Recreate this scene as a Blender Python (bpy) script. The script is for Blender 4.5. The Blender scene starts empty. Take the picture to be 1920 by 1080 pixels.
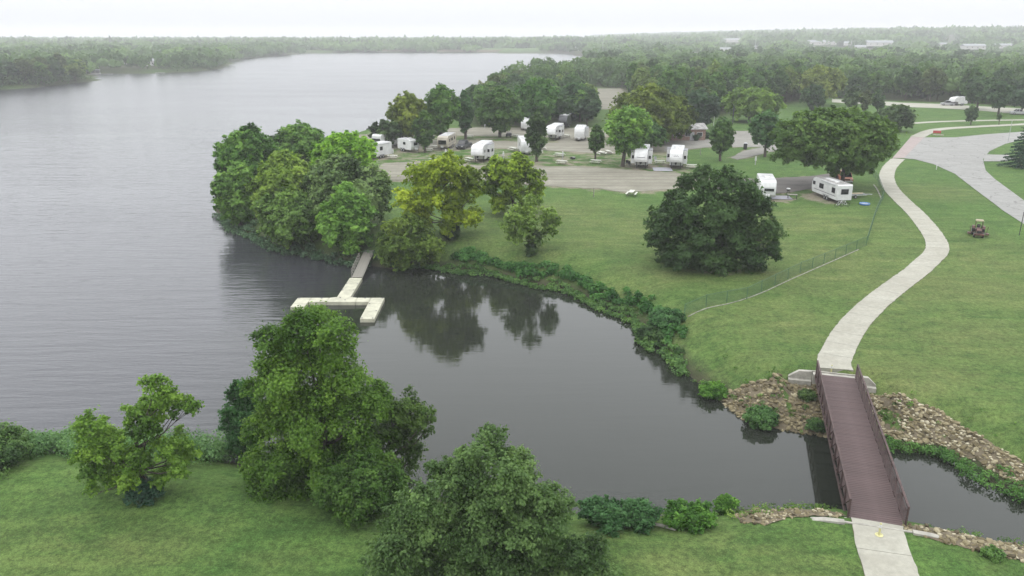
import bpy, math, random
import numpy as np
from math import radians as R
from mathutils import Vector, Matrix

sc = bpy.context.scene
COL = sc.collection

# ------------------------------------------------------------------ camera
F, PITCH, CZ = 1450.0, R(18.1), 28.0
cam = bpy.data.cameras.new('camera')
cam.sensor_width = 36.0
cam.lens = 36.0 * F / 1920.0
cam.clip_start, cam.clip_end = 0.5, 20000
camo = bpy.data.objects.new('camera', cam)
COL.objects.link(camo)
camo.location = (0, 0, CZ)
camo.rotation_euler = (R(90) - PITCH, 0, 0)
sc.camera = camo

# ------------------------------------------------------------------ overcast sky and a weak broad sun
SUN_EL, SUN_AZ = R(62), R(215)
w = bpy.data.worlds.new('World')
sc.world = w
w.use_nodes = True
nt = w.node_tree
nt.nodes.clear()
N, Lk = nt.nodes, nt.links
out = N.new('ShaderNodeOutputWorld')
bg = N.new('ShaderNodeBackground')
bg.inputs['Strength'].default_value = 0.1
sky = N.new('ShaderNodeTexSky')
sky.sky_type = 'NISHITA'
sky.sun_disc = False
sky.sun_elevation, sky.sun_rotation = SUN_EL, SUN_AZ
sky.dust_density = 4.0
tc = N.new('ShaderNodeTexCoord')
sep = N.new('ShaderNodeSeparateXYZ')
Lk.new(tc.outputs['Generated'], sep.inputs[0])
mx = N.new('ShaderNodeMath'); mx.operation = 'MAXIMUM'; mx.inputs[1].default_value = 0
Lk.new(sep.outputs['Z'], mx.inputs[0])
ex = N.new('ShaderNodeMath'); ex.operation = 'MULTIPLY'; ex.inputs[1].default_value = -3.0     # overcast: three times brighter overhead than at the horizon
Lk.new(mx.outputs[0], ex.inputs[0])
e2 = N.new('ShaderNodeMath'); e2.operation = 'EXPONENT'
Lk.new(ex.outputs[0], e2.inputs[0])
ma = N.new('ShaderNodeMath'); ma.operation = 'MULTIPLY_ADD'
ma.inputs[1].default_value = -2.5; ma.inputs[2].default_value = 3.5
Lk.new(e2.outputs[0], ma.inputs[0])
sca = N.new('ShaderNodeVectorMath'); sca.operation = 'SCALE'
sca.inputs[0].default_value = (8.1, 8.3, 8.6)                        # cloud grey, horizon radiance x 10
Lk.new(ma.outputs[0], sca.inputs['Scale'])
mixw = N.new('ShaderNodeMix'); mixw.data_type = 'RGBA'
mixw.inputs['Factor'].default_value = 0.94                            # cloud cover
Lk.new(sky.outputs[0], mixw.inputs['A'])
Lk.new(sca.outputs[0], mixw.inputs['B'])
Lk.new(mixw.outputs['Result'], bg.inputs['Color'])
Lk.new(bg.outputs[0], out.inputs['Surface'])

sun = bpy.data.lights.new('sun', 'SUN')
sun.energy, sun.angle, sun.color = 0.5, R(40), (1.0, 0.97, 0.92)
suno = bpy.data.objects.new('sun', sun)
COL.objects.link(suno)
suno.rotation_euler = Vector((-math.sin(SUN_AZ) * math.cos(SUN_EL), -math.cos(SUN_AZ) * math.cos(SUN_EL), -math.sin(SUN_EL))).to_track_quat('-Z', 'Y').to_euler()

vs = sc.view_settings
vs.view_transform, vs.look, vs.gamma, vs.exposure, vs.use_curve_mapping = 'Standard', 'None', 1.0, 0.0, False
cy = sc.cycles
cy.max_bounces, cy.diffuse_bounces, cy.glossy_bounces, cy.transmission_bounces = 5, 2, 3, 3
cy.transparent_max_bounces, cy.volume_bounces = 6, 0
cy.use_denoising = True
cy.caustics_reflective = cy.caustics_refractive = False

# ------------------------------------------------------------------ helpers
rng = np.random.default_rng(7)
random.seed(7)

def tag(o, label=None, cat=None, group=None, kind=None):
    if label: o['label'] = label
    if cat: o['category'] = cat
    if group: o['group'] = group
    if kind: o['kind'] = kind
    return o

def link(name, data, parent=None):
    o = bpy.data.objects.new(name, data)
    COL.objects.link(o)
    if parent is not None: o.parent = parent
    return o

def thing(name, label, cat, loc=(0, 0, 0), rz=0.0, group=None):
    o = link(name, None)
    o.empty_display_size = 0.3
    o.location = loc
    o.rotation_euler = (0, 0, rz)
    return tag(o, label, cat, group)

def copy_tree(o, parent=None):
    c = o.copy()
    COL.objects.link(c)
    if parent is not None: c.parent = parent
    for ch in list(o.children): copy_tree(ch, c)
    return c

class MB:
    """collects shapes for ONE mesh object"""
    def __init__(s): s.v, s.f = [], []
    def add(s, vs, fs):
        n = len(s.v)
        s.v += [tuple(map(float, p)) for p in vs]
        s.f += [tuple(i + n for i in f) for f in fs]
        return s
    def box(s, c, size, rz=0.0, rx=0.0, ry=0.0):
        M = Matrix.Rotation(rz, 3, 'Z') @ Matrix.Rotation(ry, 3, 'Y') @ Matrix.Rotation(rx, 3, 'X')
        P = [Vector(c) + M @ Vector((sx * size[0] / 2, sy * size[1] / 2, sz * size[2] / 2)) for sz in (-1, 1) for sy in (-1, 1) for sx in (-1, 1)]
        return s.add(P, [(0, 2, 3, 1), (4, 5, 7, 6), (0, 1, 5, 4), (2, 6, 7, 3), (0, 4, 6, 2), (1, 3, 7, 5)])
    def prism(s, poly, z0, z1):
        n = len(poly)
        P = [(p[0], p[1], z0 if not callable(z0) else z0(p)) for p in poly] + [(p[0], p[1], z1 if not callable(z1) else z1(p)) for p in poly]
        return s.add(P, [tuple(range(n))[::-1], tuple(range(n, 2 * n))] + [(i, (i + 1) % n, n + (i + 1) % n, n + i) for i in range(n)])
    def side(s, prof, x0, x1, inset=0.0):
        """profile in (y, z) swept across x"""
        n = len(prof)
        P = [(x0, p[0], p[1]) for p in prof] + [(x1, p[0], p[1]) for p in prof]
        return s.add(P, [tuple(range(n)), tuple(range(n, 2 * n))[::-1]] + [(i, n + i, n + (i + 1) % n, (i + 1) % n) for i in range(n)])
    def tube(s, pts, rad, n=6, cap=True):
        pts = [Vector(p) for p in pts]
        if not hasattr(rad, '__len__'): rad = [rad] * len(pts)
        rings = []
        for i, p in enumerate(pts):
            d = (pts[min(i + 1, len(pts) - 1)] - pts[max(i - 1, 0)])
            d = d.normalized() if d.length > 1e-9 else Vector((0, 0, 1))
            a = d.cross(Vector((0, 0, 1)) if abs(d.z) < 0.95 else Vector((1, 0, 0))).normalized()
            b = d.cross(a)
            rings.append([p + (a * math.cos(t) + b * math.sin(t)) * rad[i] for t in [2 * math.pi * k / n for k in range(n)]])
        vs = [q for r_ in rings for q in r_]
        fs = [(i * n + k, i * n + (k + 1) % n, (i + 1) * n + (k + 1) % n, (i + 1) * n + k) for i in range(len(pts) - 1) for k in range(n)]
        if cap: fs += [tuple(range(n))[::-1], tuple(range((len(pts) - 1) * n, len(pts) * n))]
        return s.add(vs, fs)
    def lathe(s, prof, c=(0, 0, 0), n=16, axis='Z'):
        vs = []
        for r_, h in prof:
            for k in range(n):
                t = 2 * math.pi * k / n
                q = (r_ * math.cos(t), r_ * math.sin(t), h)
                if axis == 'X': q = (h, q[0], q[1])
                vs.append((c[0] + q[0], c[1] + q[1], c[2] + q[2]))
        m = len(prof)
        fs = [(i * n + k, i * n + (k + 1) % n, (i + 1) * n + (k + 1) % n, (i + 1) * n + k) for i in range(m - 1) for k in range(n)]
        fs += [tuple(range(n))[::-1], tuple(range((m - 1) * n, m * n))]
        return s.add(vs, fs)
    def build(s, name, mat, parent=None, bevel=0.0, smooth=False):
        me = bpy.data.meshes.new(name)
        me.from_pydata(s.v, [], s.f)
        me.materials.append(mat)
        import bmesh
        b = bmesh.new(); b.from_mesh(me)
        bmesh.ops.recalc_face_normals(b, faces=b.faces[:])
        if bevel > 0:
            bmesh.ops.remove_doubles(b, verts=b.verts[:], dist=1e-5)
            bmesh.ops.bevel(b, geom=[e for e in b.edges if e.is_manifold and e.calc_face_angle(0) > 0.5], offset=bevel, segments=2, affect='EDGES', profile=0.6)
        b.to_mesh(me); b.free()
        if smooth: me.polygons.foreach_set('use_smooth', [True] * len(me.polygons))
        me.update()
        return link(name, me, parent)

def raw_mesh(name, V, k, attrs=None, mat=None, smooth=False):
    """mesh of unconnected k-gons: V has k vertices per face"""
    V = np.ascontiguousarray(V, dtype=np.float32).reshape(-1, 3)
    n = len(V) // k
    me = bpy.data.meshes.new(name)
    me.vertices.add(len(V)); me.vertices.foreach_set('co', V.ravel())
    me.loops.add(len(V)); me.loops.foreach_set('vertex_index', np.arange(len(V), dtype=np.int32))
    me.polygons.add(n); me.polygons.foreach_set('loop_start', np.arange(0, len(V), k, dtype=np.int32))
    me.update(calc_edges=True)
    for an, val in (attrs or {}).items():
        a = me.attributes.new(an, 'FLOAT', 'FACE')
        a.data.foreach_set('value', np.ascontiguousarray(val, dtype=np.float32))
    if mat: me.materials.append(mat)
    return me

def grid_mesh(name, X, Y, Z, mat, attrs=None):
    ny, nx = X.shape
    V = np.stack([X, Y, Z], -1).reshape(-1, 3).astype(np.float32)
    i = np.arange((ny - 1) * (nx - 1))
    r_, c_ = i // (nx - 1), i % (nx - 1)
    a = r_ * nx + c_
    Q = np.stack([a, a + 1, a + nx + 1, a + nx], -1).astype(np.int32)
    me = bpy.data.meshes.new(name)
    me.vertices.add(len(V)); me.vertices.foreach_set('co', V.ravel())
    me.loops.add(Q.size); me.loops.foreach_set('vertex_index', Q.ravel())
    me.polygons.add(len(Q)); me.polygons.foreach_set('loop_start', np.arange(0, Q.size, 4, dtype=np.int32))
    me.polygons.foreach_set('use_smooth', np.ones(len(Q), dtype=bool))
    me.update(calc_edges=True)
    for an, val in (attrs or {}).items():
        t = me.attributes.new(an, 'FLOAT', 'POINT')
        t.data.foreach_set('value', np.ascontiguousarray(val.ravel(), dtype=np.float32))
    me.materials.append(mat)
    return me

# ---- materials
def mat_new(name):
    m = bpy.data.materials.new(name)
    m.use_nodes = True
    t = m.node_tree
    b = t.nodes['Principled BSDF']
    return m, t, b

def node(t, typ, **kw):
    n = t.nodes.new(typ)
    for k, v in kw.items():
        if k in n.inputs.keys(): n.inputs[k].default_value = v
        else: setattr(n, k, v)
    return n

def noise(t, scale, detail=4, rough=0.6, vec=None, distort=0.0):
    n = node(t, 'ShaderNodeTexNoise')
    n.inputs['Scale'].default_value = scale
    n.inputs['Detail'].default_value = detail
    n.inputs['Roughness'].default_value = rough
    n.inputs['Distortion'].default_value = distort
    if vec is not None: t.links.new(vec, n.inputs['Vector'])
    return n

def ramp(t, fac, stops, interp='LINEAR'):
    r_ = node(t, 'ShaderNodeValToRGB')
    r_.color_ramp.interpolation = interp
    e = r_.color_ramp.elements
    e[0].position, e[0].color = stops[0][0], (*stops[0][1], 1)
    e[1].position, e[1].color = stops[-1][0], (*stops[-1][1], 1)
    for p, c in stops[1:-1]:
        q = e.new(p); q.color = (*c, 1)
    t.links.new(fac, r_.inputs[0])
    return r_

def mixc(t, fac, a, b, blend='MIX'):
    m = node(t, 'ShaderNodeMix', data_type='RGBA', blend_type=blend)
    for s_, v in (('Factor', fac), ('A', a), ('B', b)):
        sock = m.inputs[s_] if s_ == 'Factor' else [i for i in m.inputs if i.name == s_ and i.type == 'RGBA'][0]
        if hasattr(v, 'is_linked'): t.links.new(v, sock)
        else: sock.default_value = v if s_ == 'Factor' else (*v, 1)
    return [o for o in m.outputs if o.type == 'RGBA'][0]

def math_(t, op, a, b=None, c=None):
    m = node(t, 'ShaderNodeMath', operation=op)
    for i, v in enumerate((a, b, c)):
        if v is None: continue
        if hasattr(v, 'is_linked'): t.links.new(v, m.inputs[i])
        else: m.inputs[i].default_value = v
    return m.outputs[0]

def pos(t):
    g = node(t, 'ShaderNodeNewGeometry')
    return g.outputs['Position']

def mapping(t, vec, scale=(1, 1, 1), rot=(0, 0, 0)):
    m = node(t, 'ShaderNodeMapping')
    m.inputs['Scale'].default_value = scale
    m.inputs['Rotation'].default_value = rot
    t.links.new(vec, m.inputs['Vector'])
    return m.outputs[0]

def paint(name, col, rough=0.5, metal=0.0, dirt=0.12, scale=2.0, bump=0.0):
    m, t, b = mat_new(name)
    tcn = node(t, 'ShaderNodeTexCoord')
    n = noise(t, scale, 5, 0.65, tcn.outputs['Object'])
    d = tuple(c * (1 - dirt * 2.2) for c in col)
    r_ = ramp(t, n.outputs['Fac'], [(0.35, d), (0.62, col)])
    t.links.new(r_.outputs[0], b.inputs['Base Color'])
    b.inputs['Roughness'].default_value = rough
    b.inputs['Metallic'].default_value = metal
    if bump:
        bp = node(t, 'ShaderNodeBump', Strength=bump, Distance=0.03)
        n2 = noise(t, scale * 6, 4, 0.6, tcn.outputs['Object'])
        t.links.new(n2.outputs['Fac'], bp.inputs['Height'])
        t.links.new(bp.outputs[0], b.inputs['Normal'])
    return m

M = {}
M['white'] = paint('white_panel', (0.56, 0.56, 0.55), 0.4, dirt=0.08, scale=1.2)
M['cream'] = paint('cream_panel', (0.40, 0.36, 0.29), 0.4, dirt=0.08, scale=1.2)
M['grey_panel'] = paint('grey_panel', (0.36, 0.36, 0.37), 0.4, dirt=0.1)
M['roof'] = paint('rubber_roof', (0.46, 0.46, 0.455), 0.7, dirt=0.15, scale=0.8)
M['old_roof'] = paint('weathered_roof', (0.33, 0.32, 0.30), 0.8, dirt=0.3, scale=1.1)
M['glass'] = paint('dark_glass', (0.012, 0.014, 0.016), 0.08, dirt=0.02)
M['black'] = paint('black_plastic', (0.02, 0.02, 0.021), 0.5)
M['tyre'] = paint('tyre_rubber', (0.018, 0.018, 0.018), 0.85)
M['steel'] = paint('steel', (0.35, 0.35, 0.35), 0.4, metal=0.7)
M['galv'] = paint('galvanised', (0.42, 0.43, 0.43), 0.5, metal=0.5)
M['stripe'] = paint('grey_stripe', (0.14, 0.14, 0.15), 0.4)
M['charcoal'] = paint('charcoal_paint', (0.035, 0.037, 0.042), 0.3)
M['orange'] = paint('orange_paint', (0.42, 0.095, 0.015), 0.35, dirt=0.15)
M['red'] = paint('red_paint', (0.30, 0.02, 0.016), 0.5)
M['tractor'] = paint('faded_red_paint', (0.105, 0.044, 0.032), 0.6, dirt=0.3, scale=3)
M['tan'] = paint('tan_canvas', (0.30, 0.27, 0.18), 0.8)
M['blue'] = paint('blue_vinyl', (0.09, 0.20, 0.42), 0.4)
M['yellow'] = paint('yellow_paint', (0.52, 0.49, 0.24), 0.5)
M['concrete'] = paint('abutment_concrete', (0.33, 0.315, 0.27), 0.85, dirt=0.18, scale=1.5, bump=0.3)
M['dock'] = paint('dock_plastic', (0.43, 0.42, 0.32), 0.7, dirt=0.16, scale=1.3)
M['oldwood'] = paint('weathered_wood', (0.25, 0.235, 0.20), 0.85, dirt=0.22, scale=4)
M['table'] = paint('painted_wood', (0.52, 0.52, 0.45), 0.7, dirt=0.12, scale=3)
M['corten'] = paint('weathering_steel', (0.070, 0.040, 0.036), 0.75, dirt=0.25, scale=3)
M['brick'] = paint('brick_wall', (0.26, 0.17, 0.13), 0.85, dirt=0.2, scale=3)
M['lightwood'] = paint('light_lumber', (0.48, 0.40, 0.27), 0.8, dirt=0.2)
M['far_white'] = paint('pale_metal_roof', (0.22, 0.23, 0.235), 0.6, dirt=0.05)
M['far_wall'] = paint('pale_siding', (0.50, 0.49, 0.46), 0.7)

# ------------------------------------------------------------------ camera geometry: a pixel of the 1920 x 1080 photograph to a place on the ground
cp_, sp_ = math.cos(PITCH), math.sin(PITCH)
def ray(u, v):
    x, yv = (u - 960) / F, (540 - v) / F
    return np.array([x, cp_ + yv * sp_, -sp_ + yv * cp_])
def flat(u, v, z=0.0):
    d = ray(u, v)
    t = (z - CZ) / d[2]
    return np.array([d[0] * t, d[1] * t])
def sstep(a, b, x):
    t = np.clip((x - a) / (b - a), 0, 1)
    return t * t * (3 - 2 * t)
def sdf(poly, X, Y):
    """signed distance to a polygon, positive inside"""
    P = np.asarray(poly, float)
    X = np.asarray(X, float); Y = np.asarray(Y, float)
    d2 = np.full(X.shape, 1e18); ins = np.zeros(X.shape, bool)
    for i in range(len(P)):
        a, b = P[i], P[(i + 1) % len(P)]
        ex, ey = b - a
        wx, wy = X - a[0], Y - a[1]
        t = np.clip((wx * ex + wy * ey) / (ex * ex + ey * ey + 1e-12), 0, 1)
        d2 = np.minimum(d2, (wx - ex * t) ** 2 + (wy - ey * t) ** 2)
        c = ((a[1] <= Y) & (b[1] > Y)) | ((b[1] <= Y) & (a[1] > Y))
        with np.errstate(divide='ignore', invalid='ignore'):
            xi = a[0] + (Y - a[1]) * ex / (ey if ey != 0 else 1e-12)
        ins ^= c & (X < xi)
    return np.sqrt(d2) * np.where(ins, 1, -1)

near_bank = [(-300, 905), (-60, 885), (0, 872), (45, 850), (90, 848), (200, 852), (330, 852), (420, 862), (520, 890), (640, 915), (760, 925), (880, 950), (1060, 962), (1180, 960), (1240, 968), (1300, 968), (1390, 955), (1480, 955), (1560, 960), (1620, 975), (1700, 988), (1760, 1000), (1850, 1012), (1920, 1022), (2100, 1060), (2400, 1150)]
far_bank = [(2400, 1095), (2100, 1010), (1920, 940), (1860, 905), (1805, 868), (1770, 850), (1700, 848), (1660, 838), (1545, 816), (1480, 808), (1400, 790), (1350, 752), (1290, 702), (1240, 655), (1210, 620), (1150, 580), (1060, 545), (960, 523), (850, 506), (790, 500), (740, 505), (700, 499), (640, 492), (560, 478), (500, 460), (440, 430), (412, 406)]
back_shore = [(402, 392), (430, 360), (520, 320), (600, 285), (650, 264), (695, 250), (760, 240), (850, 230), (885, 218), (900, 203), (922, 182), (960, 167), (1000, 156), (1045, 148), (1092, 139), (1100, 124), (1108, 115), (1140, 110), (1130, 106.5), (1075, 104), (1068, 100), (800, 98.5), (560, 99.5), (545, 103), (500, 107), (440, 113), (422, 118), (420, 126), (380, 133), (330, 136), (250, 138), (190, 138.5), (162, 142), (168, 153), (110, 160), (50, 165), (0, 168), (-300, 190), (-1500, 260)]
lake = [flat(*p) for p in near_bank + far_bank + back_shore] + [np.array(p) for p in ((-700, 150), (-700, -60), (-300, 20), (-120, 47))]
lake = np.array(lake)

_a, _b = flat(1643.5, 978, 2.52), flat(1567, 705, 2.52)
FAR_END = _b; FAR_YAW = math.atan2(-(_b - _a)[0], (_b - _a)[1])
def land_sdf(X, Y): return -sdf(lake, X, Y)

def height(X, Y, d=None):
    X = np.asarray(X, float); Y = np.asarray(Y, float)
    if d is None: d = land_sdf(X, Y)
    E = 2.4 + 0.7 * sstep(70, 120, Y) + 0.25 * np.sin(X * 0.045 + 1.0) * np.sin(Y * 0.05) * sstep(12, 30, d)
    E = E + 2.0 * sstep(600, 1600, Y) + 24.0 * np.exp(-((X - 1150) / 650.0) ** 2) * sstep(900, 1900, Y)
    kb = np.maximum(np.exp(-((X - 20.3) ** 2 + (Y - 35.0) ** 2) / 40.0), np.exp(-((X - 25.9) ** 2 + (Y - 56.0) ** 2) / 50.0))
    t = np.clip(d / (6.5 - 3.0 * kb), 0, 1)
    E = E + (2.50 - E) * kb
    H = np.where(d > 0, E * (1 - (1 - t) ** 1.7), np.maximum(-1.6, 0.6 * d))
    ca, sa = math.cos(FAR_YAW), math.sin(FAR_YAW)
    s_ = (X - FAR_END[0]) * -sa + (Y - FAR_END[1]) * ca; q_ = (X - FAR_END[0]) * ca + (Y - FAR_END[1]) * sa
    cut = sstep(1.5, .8, s_) * sstep(-6.0, -3.5, s_) * sstep(4.6, 3.4, np.abs(q_))
    return np.where(d > 0, H + (np.minimum(H, 1.45 + .30 * np.minimum(s_, 0)) - H) * cut, H)

def on(u, v, dz=0.0):
    z = 2.5
    for _ in range(12):
        p = flat(u, v, z + dz)
        z = 0.5 * z + 0.5 * float(height(p[0:1], p[1:2])[0])
    return Vector((p[0], p[1], z))
def gz(x, y): return float(height(np.array([x]), np.array([y]))[0])
def world(poly): return np.array([on(*p)[:2] for p in poly])

# ------------------------------------------------------------------ where the roads, the dirt and the woods are
LOWER = [(700, 322), (720, 306), (800, 303), (880, 310), (1000, 312), (1100, 313), (1180, 319), (1300, 327), (1350, 332), (1350, 352), (1290, 354), (1190, 360), (1100, 353), (1010, 348), (900, 338), (800, 337), (725, 340)]
ASPH = [(1340, 332), (1420, 336), (1520, 331), (1570, 324), (1575, 345), (1500, 358), (1440, 366), (1380, 360), (1340, 354)]
MIDDLE = [(640, 278), (690, 262), (760, 262), (870, 263), (950, 265), (1040, 268), (1130, 269), (1240, 271), (1270, 284), (1180, 288), (1120, 287), (1040, 283), (950, 278), (880, 279), (840, 283), (760, 277), (700, 283)]
UPPER = [(640, 262), (700, 250), (820, 242), (900, 239), (1060, 240), (1110, 240), (1140, 248), (1140, 258), (1060, 258), (960, 255), (840, 254), (760, 258), (680, 268)]
LANE = [(1245, 262), (1330, 262), (1375, 252), (1380, 246), (1440, 246), (1560, 252), (1680, 262), (1660, 290), (1560, 282), (1470, 280), (1425, 290), (1385, 300), (1370, 296), (1395, 283), (1430, 276), (1335, 276), (1245, 285)]
PAD = [(1050, 252), (1130, 252), (1132, 270), (1045, 270)]
FARPAD = [(1096, 166), (1165, 166), (1172, 182), (1160, 205), (1110, 205), (1100, 185)]
ROAD = [(1960, 440), (1920, 421), (1880, 395), (1830, 357), (1790, 326), (1750, 308), (1715, 299), (1694, 297), (1733, 258), (1790, 258), (1850, 252), (1920, 247), (2000, 240), (2000, 255), (1920, 262), (1885, 270), (1855, 284), (1843, 299), (1848, 320), (1865, 336), (1895, 358), (1930, 384), (2010, 440)]
DRIVE = [(1846, 290), (1890, 291), (1905, 296), (1890, 303), (1844, 303)]
BACKROAD = [(1560, 186), (1650, 190), (1700, 193), (1760, 195), (1830, 199), (1920, 204), (2050, 213), (2050, 226), (1920, 215), (1830, 207), (1760, 203), (1700, 201), (1650, 197), (1560, 192)]
CROSS = [(1673, 297), (1695, 297), (1733, 258), (1708, 257)]
Wd = {k: world(v) for k, v in dict(LOWER=LOWER, ASPH=ASPH, MIDDLE=MIDDLE, UPPER=UPPER, LANE=LANE, PAD=PAD, FARPAD=FARPAD, ROAD=ROAD, DRIVE=DRIVE, BACKROAD=BACKROAD, CROSS=CROSS).items()}
CAMP = world([(620, 275), (700, 246), (830, 238), (1110, 236), (1150, 252), (1250, 258), (1270, 285), (1350, 332), (1350, 356), (1190, 364), (1000, 352), (760, 345), (690, 340)])
HEADLAND = world([(900, 238), (890, 219), (905, 203), (926, 184), (962, 170), (1000, 159), (1045, 151), (1095, 142), (1110, 146), (1094, 164), (1094, 185), (1106, 207), (1112, 228), (1090, 238)])
WOOD = world([(1168, 170), (1180, 205), (1240, 222), (1300, 226), (1345, 218), (1400, 206), (1480, 193), (1560, 183), (1650, 187.5), (1720, 190), (1800, 193), (1920, 200), (2400, 225)])
WOOD = np.vstack([WOOD, [[3600, 900], [3600, 4600], [-3600, 4600], [-3600, 1480], [-200, 1480], [60, 1480], [60, 700]], world([(1140, 118), (1110, 128), (1108, 150), (1120, 163)])])
CLEAR = [world([(1092, 109), (1165, 110), (1170, 121), (1125, 124), (1095, 117)]), world([(1893, 118), (2000, 118), (2000, 132), (1893, 130)])]

def axis(lo, a, b, hi, step, g):
    mid = list(np.arange(a, b, step))
    l, s_ = [], step
    x = a
    while x > lo: s_ *= g; x -= s_; l.append(max(x, lo))
    r_, s_, x = [], step, mid[-1]
    while x < hi: s_ *= g; x += s_; r_.append(min(x, hi))
    return np.array(l[::-1] + mid + r_)
gx = axis(-3600, -75, 120, 3600, 0.95, 1.07)
gy = axis(-40, 16, 240, 4600, 0.95, 1.055)
GX, GY = np.meshgrid(gx, gy)
GD = land_sdf(GX, GY)
GZ = height(GX, GY, GD)

def near(name, soft_in, soft_out):
    return sstep(-soft_out, soft_in, sdf(Wd[name] if isinstance(name, str) else name, GX, GY))
dirt = np.zeros_like(GX)
for k in ('LOWER', 'MIDDLE', 'UPPER', 'PAD', 'FARPAD'): dirt = np.maximum(dirt, near(k, 2.0, 4.5))
dirt = np.maximum(dirt, 0.52 * sstep(-2, 4, sdf(CAMP, GX, GY)))
for k in ('ASPH', 'LANE'): dirt = np.maximum(dirt, 0.75 * near(k, 1.0, 2.5))
for (u, v, r_) in ((1200, 312, 7), (1270, 312, 7), (1455, 372, 5), (1550, 375, 5), (1530, 368, 5), (905, 302, 6), (700, 295, 10), (770, 283, 7), (1140, 278, 8), (1345, 505, 3.5)):
    p = on(u, v); dirt = np.maximum(dirt, 0.8 * sstep(r_, r_ * 0.3, np.hypot(GX - p.x, GY - p.y)))
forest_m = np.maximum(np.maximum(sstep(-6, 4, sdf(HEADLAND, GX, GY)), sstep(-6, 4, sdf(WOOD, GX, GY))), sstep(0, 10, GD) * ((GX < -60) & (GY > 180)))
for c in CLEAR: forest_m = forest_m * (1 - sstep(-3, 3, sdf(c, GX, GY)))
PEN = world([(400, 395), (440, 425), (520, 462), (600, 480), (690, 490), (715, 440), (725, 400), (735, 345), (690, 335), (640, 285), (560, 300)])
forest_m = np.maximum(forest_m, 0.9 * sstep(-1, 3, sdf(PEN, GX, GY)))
shore = sstep(1.6, 0.2, GD)
# dry, yellower lawn: the right-hand slopes
dry = np.zeros_like(GX)
for (u, v, r_, k) in ((1760, 540, 9, .8), (1500, 520, 7, .7), (1400, 590, 8, .5), (1700, 620, 7, .5), (1820, 480, 8, .6), (1180, 420, 12, .6), (1050, 400, 10, .6), (1550, 420, 10, .6), (1750, 360, 7, .7), (1420, 1070, 3, .6), (1300, 1050, 4, .5), (120, 1070, 4, .45), (1450, 680, 4, .4), (1230, 520, 5, .7), (1690, 700, 6, .75), (1850, 640, 8, .6), (1780, 760, 5, .5), (1640, 640, 4, .5), (1480, 610, 6, .6), (1560, 480, 9, .75), (1720, 440, 6, .5), (1850, 520, 7, .6), (1100, 440, 14, .55), (1300, 620, 5, .4)):
    p = on(u, v); dry = np.maximum(dry, k * np.exp(-(((GX - p.x) / (r_ * 1.5)) ** 2 + ((GY - p.y) / r_) ** 2)))

m, t, b = mat_new('ground_grass')
P0 = pos(t)
def attr(t, name):
    a = node(t, 'ShaderNodeAttribute'); a.attribute_name = name
    return a.outputs['Fac']
n_big = noise(t, 0.055, 3, 0.55, P0)
n_mid = noise(t, 0.32, 5, 0.65, P0, 0.6)
n_str = noise(t, 0.55, 4, 0.6, mapping(t, P0, (0.35, 1.6, 1), (0, 0, 0.35)), 0.4)
n_fine = noise(t, 3.2, 5, 0.75, P0)
n_tuft = noise(t, 14.0, 3, 0.7, P0)
g1 = ramp(t, n_mid.outputs['Fac'], [(0.30, (0.024, 0.055, 0.012)), (0.5, (0.042, 0.080, 0.0175)), (0.68, (0.072, 0.104, 0.027))])
g2 = ramp(t, n_str.outputs['Fac'], [(0.36, (0.026, 0.062, 0.012)), (0.64, (0.064, 0.108, 0.024))])
gr = mixc(t, 0.5, g1.outputs[0], g2.outputs[0])
bigf = ramp(t, n_big.outputs['Fac'], [(0.35, (0, 0, 0)), (0.65, (1, 1, 1))])
gr = mixc(t, math_(t, 'MULTIPLY', bigf.outputs[0], 0.45), gr, (0.056, 0.092, 0.022))
dn = math_(t, 'MULTIPLY', attr(t, 'dry'), math_(t, 'ADD', math_(t, 'MULTIPLY', n_str.outputs['Fac'], 1.7), -0.15))
gr = mixc(t, dn, gr, (0.105, 0.104, 0.042))
n_mot = noise(t, 0.21, 7, 0.72, mapping(t, P0, (0.8, 1.25, 1), (0, 0, 0.5)), 0.8)
mot = ramp(t, n_mot.outputs['Fac'], [(0.44, (0, 0, 0)), (0.66, (1, 1, 1))])
gr = mixc(t, math_(t, 'MULTIPLY', mot.outputs[0], math_(t, 'MULTIPLY_ADD', attr(t, 'dry'), 0.62, 0.24)), gr, (0.092, 0.094, 0.038))
n_mow = noise(t, 1.0, 3, 0.55, mapping(t, P0, (0.16, 0.42, 1), (0, 0, 0.5)), 1.4)
mw = ramp(t, n_mow.outputs['Fac'], [(0.34, (0.80, 0.84, 0.80)), (0.66, (1.17, 1.12, 1.10))])
gr = mixc(t, 1.0, gr, mw.outputs[0], 'MULTIPLY')
n_dk = noise(t, 0.35, 6, 0.7, mapping(t, P0, (1.3, 0.8, 1), (0, 0, -0.4)), 1.2)
dkr = ramp(t, n_dk.outputs['Fac'], [(0.5, (0, 0, 0)), (0.72, (1, 1, 1))])
gr = mixc(t, math_(t, 'MULTIPLY', dkr.outputs[0], 0.5), gr, (0.022, 0.050, 0.012))
ff = ramp(t, n_fine.outputs['Fac'], [(0.3, (0.52, 0.52, 0.52)), (0.7, (1.45, 1.45, 1.45))])
gr = mixc(t, 1.0, gr, ff.outputs[0], 'MULTIPLY')
tf = ramp(t, n_tuft.outputs['Fac'], [(0.32, (0.72, 0.82, 0.64)), (0.68, (1.58, 1.82, 1.30))])
gr = mixc(t, 1.0, gr, tf.outputs[0], 'MULTIPLY')
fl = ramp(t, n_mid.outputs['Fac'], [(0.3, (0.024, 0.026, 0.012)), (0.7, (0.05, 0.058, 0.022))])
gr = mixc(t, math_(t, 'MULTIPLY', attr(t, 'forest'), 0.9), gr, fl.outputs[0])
dcol = ramp(t, n_fine.outputs['Fac'], [(0.25, (0.150, 0.122, 0.088)), (0.75, (0.245, 0.212, 0.160))])
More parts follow.
